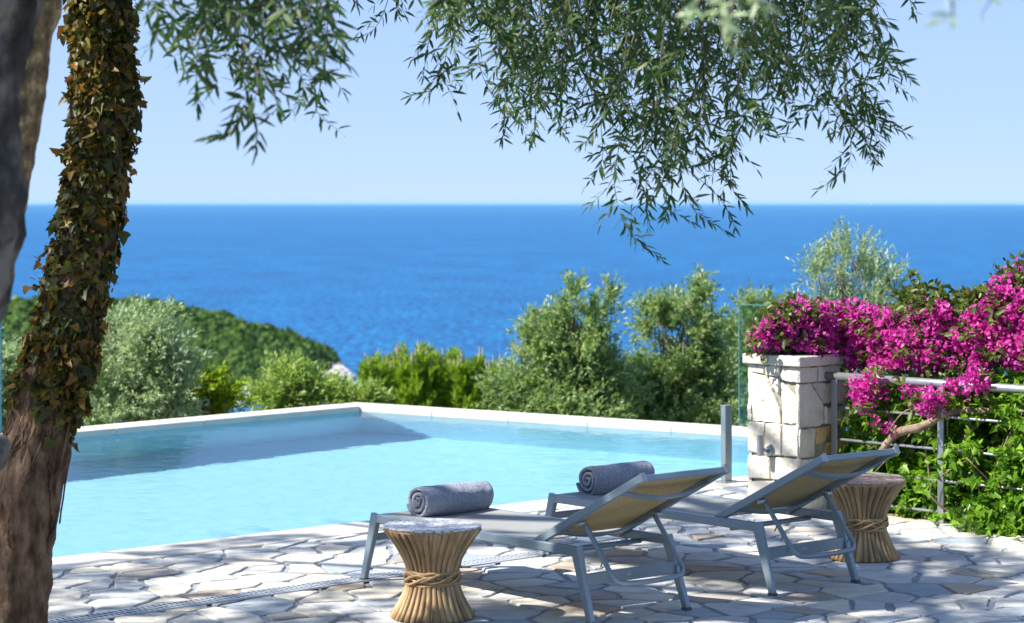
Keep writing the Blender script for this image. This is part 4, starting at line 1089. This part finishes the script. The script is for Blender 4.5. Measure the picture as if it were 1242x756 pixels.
rs = random.Random(77)
def spray(name, twigs, lmin, lmax, spacing, seed, mat='olive_near', side=.35, wid=.185):
    """hanging branchlets with paired leaves, each from (px,py) to (px,py) at depth Y, with short leafy side shoots"""
    rg = np.random.default_rng(seed); mb = MB(); P = []; D = []; Nn = []; LL = []
    def leafy(pts_, r0):
        n = len(pts_); mb.tube(pts_, lerp_list([r0, r0 * .75, r0 * .35], n), 5)
        L = sum((pts_[i + 1] - pts_[i]).length for i in range(n - 1)); m = max(3, int(L / spacing)); flip = rg.uniform(0, 6.28)
        for j in range(m + 1):
            u = (j + .5 * rg.random()) / (m + .5) * (n - 1); i = min(int(u), n - 2); f = u - i
            p = pts_[i].lerp(pts_[i + 1], f); t = (pts_[i + 1] - pts_[i]).normalized()
            ref = Vector((math.cos(flip + j * 1.5), math.sin(flip + j * 1.5), .15)); q = (ref - t * ref.dot(t)).normalized()
            for s in (-1, 1):
                if rg.random() < .18: continue
                an = rg.uniform(.65, 1.4) * (.65 + .35 * (1 - j / (m + 1)))
                d = t * math.cos(an) + q * (s * math.sin(an)) + Vector((rg.normal() * .16, rg.normal() * .2, .02 + rg.normal() * .2))
                P.append(tuple(p)); D.append(tuple(d)); Nn.append(tuple(Vector((rg.normal() * .7, rg.normal() * .7 - .3, .8)))); LL.append(rg.uniform(lmin, lmax) * (1.0 - .35 * (j / (m + 1)) ** 3))
        P.append(tuple(pts_[-1])); D.append(tuple((pts_[-1] - pts_[-2]).normalized())); Nn.append((rg.normal(), -.5, .6)); LL.append(lmin)
    for (x0, y0, x1, y1, Y) in twigs:
        a = W(x0, y0, Y); b = W(x1, y1, Y + rg.normal() * .12); L = (b - a).length; dx = b.x - a.x
        m1 = a.lerp(b, .33) + Vector((rg.normal() * .07 * L + dx * .10, rg.normal() * .08, .06 * L)); m2 = a.lerp(b, .68) + Vector((rg.normal() * .07 * L + dx * .04, rg.normal() * .08, .02 * L))
        bend = Vector((rg.normal() * .10 * L, rg.normal() * .05 * L, abs(rg.normal()) * .03 * L)); pts_ = catmull([a, m1, m2, a.lerp(b, .88), b + bend], 18); leafy(pts_, .0026)
        for k in range(int(L / .13)):
            if rg.random() > side * 2: continue
            i = int(rg.uniform(1, 13)); s = pts_[i]; dirn = (pts_[i + 1] - pts_[i]).normalized(); sgn = 1 if rg.random() < .5 else -1
            e = s + (dirn * rg.uniform(.3, .8) + Vector((sgn * rg.uniform(.3, .8), rg.normal() * .5, -.15))).normalized() * rg.uniform(.08, .19)
            leafy(catmull([s, s.lerp(e, .5) + Vector((0, 0, .022)), e], 8), .0016)
    o = bpy.data.objects.new(name, None); link(o, olv); o.empty_display_size = .1
    mb.build('twigs', M['twig'], o, broot, smooth=True)
    LLa = np.array(LL)
    leaves_obj('leaves', [leaf_arrays(np.array(P), np.array(D), np.array(Nn), LLa, LLa * wid * rg.uniform(.85, 1.2, len(LLa)), 'lance')], M[mat], o, broot)
    for ch in o.children: ch.location = (0, 0, 0)
    return o

# left spray (closer, softer)
tw = []
tips = [(188, 62), (207, 40), (222, 95), (236, 128), (250, 80), (262, 118), (281, 190), (300, 150), (313, 186), (300, 70), (322, 120), (338, 158), (352, 90), (370, 125), (386, 160), (396, 100), (398, 62), (392, 30), (340, 40), (270, 40), (230, 30), (310, 20), (375, 60)]
for (x, y) in tips:
    x0 = 290 + (x - 290) * .8 + rs.gauss(0, 8)
    if y > 60: tw.append((x0 + rs.gauss(0, 18), -50, x + rs.gauss(0, 14), y * rs.uniform(.35, .6), rs.uniform(7.4, 8.3)))
    tw.append((x0, -55 - rs.random() * 25, x, y, rs.uniform(7.4, 8.3)))
spray('hanging_branch', tw, .062, .096, .038, 61, side=.32)
# middle sprays
hull = [(398, 18), (445, 52), (470, 20), (512, 95), (526, 126), (548, 70), (575, 100), (590, 60), (608, 124), (604, 170), (625, 150), (640, 178), (668, 172), (690, 160), (715, 190), (728, 228), (740, 256), (764, 318), (775, 270), (790, 285), (805, 250), (820, 270), (846, 292), (878, 276), (886, 262), (860, 230), (890, 215), (922, 186), (918, 150), (945, 156), (965, 140), (990, 165), (1000, 150), (1018, 165), (1034, 232), (1056, 205), (1076, 200), (1084, 118), (1080, 90), (1088, 62), (1070, 30), (1050, 60), (1113, 16)]
tw = []; tw2 = []
for (x, y) in hull:
    if x < 600: x0 = x + 45 + (560 - x) * .3 + rs.gauss(0, 15)
    elif x < 740: x0 = x + 75 + rs.gauss(0, 25)
    elif x < 900: x0 = x - 20 + rs.gauss(0, 35)
    else: x0 = min(1050, x - 40 + rs.gauss(0, 18))
    (tw if x < 760 else tw2).append((x0, -55 - rs.random() * 30, x, y, rs.uniform(9.6, 10.9)))
    if y > 110 and rs.random() < .6:
        (tw if x < 760 else tw2).append((x0 + rs.gauss(0, 20), -50, x + rs.gauss(0, 16), y * rs.uniform(.62, .85), rs.uniform(9.6, 10.9)))
for i in range(112):    # dense upper part
    x = 520 + (1045 - 520) * rs.random() ** .8; cap = 110 if x > 600 else 50
    if 600 < x < 720: cap = 150
    if 720 < x < 900: cap = 215
    y = cap * rs.random() ** .7
    (tw if x < 760 else tw2).append((min(1060, x + rs.gauss(0, 40)), -70 - rs.random() * 30, x, y, rs.uniform(9.4, 11.0)))
spray('hanging_branch', tw, .058, .090, .036, 62, side=.40)
spray('hanging_branch', tw2, .058, .090, .036, 63, side=.40)
# two leafy tips close to the camera, far out of focus
spray('hanging_branch', [(905, -70, 868, 28, 5.0), (895, -70, 884, 60, 5.2), (860, -60, 840, 20, 5.1), (900, -50, 925, 10, 5.0)], .045, .065, .03, 64, 'olive_pale', 0)
spray('hanging_branch', [(1195, -60, 1150, 26, 4.4), (1200, -50, 1192, 22, 4.5)], .035, .05, .035, 65, 'olive_pale', 0)

# crowns above the picture: they throw the dappled shade on the terrace
rng = np.random.default_rng(71)
def crown(obj, origin, n, hz, seed, xr, ll, lw):
    rg = np.random.default_rng(seed); S = []
    k = 0
    while len(S) < n and k < 200000:
        k += 1
        x = rg.uniform(xr[0], xr[1]); y = rg.uniform(9.0, 16.9)
        p = Vector((x, y, 0)); din = (p - NEAR0).dot(outn)          # distance from the pool edge
        need = .12 if x < -1.1 else (.55 if x < .9 else .95)
        if din < need + .35 * noise.noise(Vector((x * .9, y * .9, 1))): continue
        if (p - rb).dot(-U) < .55 + max(0, (x - 1.2)) * .1: continue
        g = noise.fractal(Vector((x * .85, y * .55, 7.3)), 1.0, 2.0, 4)
        if g < -.16: continue
        h = rg.uniform(*hz); c = p + SUN * (h / SUN.z)
        if c.z - .25 < H + (YH + 45) * c.y / F and abs(c.x) < 640 * c.y / F + .2: continue
        S.append(tuple(c))
    S = np.array(S); m = len(S)
    D = unit(rg.normal(size=(m, 3)) + np.array([0, 0, -.2]))
    return shoot_leaves(S - D * .12, D, rg.uniform(.18, .34, m), 11, ll, lw, rg, .2, .8, 'diamond', .5)
leaves_obj('crown', [crown(ivt, root, 2300, (4.4, 7.2), 81, (-4.5, 5.0), .10, .042)], M['crown_leaf'], ivt, root)
leaves_obj('crown', [crown(olv, broot, 900, (3.9, 5.6), 82, (-4.5, 3.5), .085, .03)], M['olive_near'], olv, broot)
mb = MB()
t0 = W(170, -260, YT)
for i in range(22):
    e = Vector((rng.uniform(-8.5, -1.5), rng.uniform(11, 16.5), rng.uniform(4.6, 6.3))); 
    mb.tube(catmull([t0, t0.lerp(e, .5) + Vector((0, 0, .35)), e], 10), lerp_list([.075, .045, .012], 10), 7)
mb.build('limbs', M['ivy_bark'], ivt, root, smooth=True)

# ================================================================== AIR, LIGHT, CAMERA
HAZE = 1.4e-5
if HAZE > 0:
    m, nt, out = new_mat('haze_air'); vp = nt.nodes.new('ShaderNodeVolumePrincipled')
    vp.inputs['Color'].default_value = (.32, .66, 1, 1); vp.inputs['Density'].default_value = HAZE
    nt.links.new(vp.outputs[0], out.inputs['Volume'])
    mb = MB(); mb.box((0, 28500, (SEA_Z - 4.5 + 9.5) / 2), (124000, 64000, 9.5 - SEA_Z + 4.5))
    tag(mb.build('haze', m), kind='stuff')

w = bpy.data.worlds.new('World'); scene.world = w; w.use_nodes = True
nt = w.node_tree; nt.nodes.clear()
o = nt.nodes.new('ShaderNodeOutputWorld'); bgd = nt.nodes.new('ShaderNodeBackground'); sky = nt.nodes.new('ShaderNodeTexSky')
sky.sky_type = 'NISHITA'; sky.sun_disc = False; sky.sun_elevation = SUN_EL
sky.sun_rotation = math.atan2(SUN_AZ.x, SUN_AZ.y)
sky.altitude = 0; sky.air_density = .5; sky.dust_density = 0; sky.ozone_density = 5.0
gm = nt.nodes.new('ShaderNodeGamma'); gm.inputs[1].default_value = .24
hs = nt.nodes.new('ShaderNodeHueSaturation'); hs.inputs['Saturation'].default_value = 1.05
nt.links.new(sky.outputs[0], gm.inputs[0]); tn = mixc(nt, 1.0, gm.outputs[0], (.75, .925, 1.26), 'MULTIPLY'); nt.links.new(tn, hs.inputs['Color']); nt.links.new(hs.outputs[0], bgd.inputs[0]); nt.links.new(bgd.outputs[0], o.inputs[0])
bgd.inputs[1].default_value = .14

sd = bpy.data.lights.new('sun', 'SUN'); sd.energy = 2.8; sd.angle = math.radians(.8); sd.color = (1, .95, .87); sd.cycles.is_caustics_light = True
so = bpy.data.objects.new('sun', sd); link(so); so.rotation_euler = SUN.to_track_quat('Z', 'Y').to_euler()

cd = bpy.data.cameras.new('camera'); co_ = bpy.data.objects.new('camera', cd); link(co_)
co_.location = (0, 0, H); co_.rotation_euler = (math.pi / 2, 0, 0)
cd.sensor_width = 36; cd.lens = F / 1242 * 36; cd.shift_y = -(378 - YH) / 1242
cd.clip_start = .1; cd.clip_end = 150000
cd.dof.use_dof = True; cd.dof.focus_distance = 13.2; cd.dof.aperture_fstop = 4.0
scene.camera = co_
scene.view_settings.view_transform = 'Standard'; scene.view_settings.look = 'None'
scene.view_settings.exposure = 2.0; scene.view_settings.gamma = 1.0; scene.view_settings.use_curve_mapping = False
scene.cycles.caustics_refractive = True; scene.cycles.caustics_reflective = False
scene.cycles.max_bounces = 8; scene.cycles.transparent_max_bounces = 12; scene.cycles.volume_bounces = 0
scene.cycles.sample_clamp_indirect = 6.0
scene.cycles.use_denoising = True
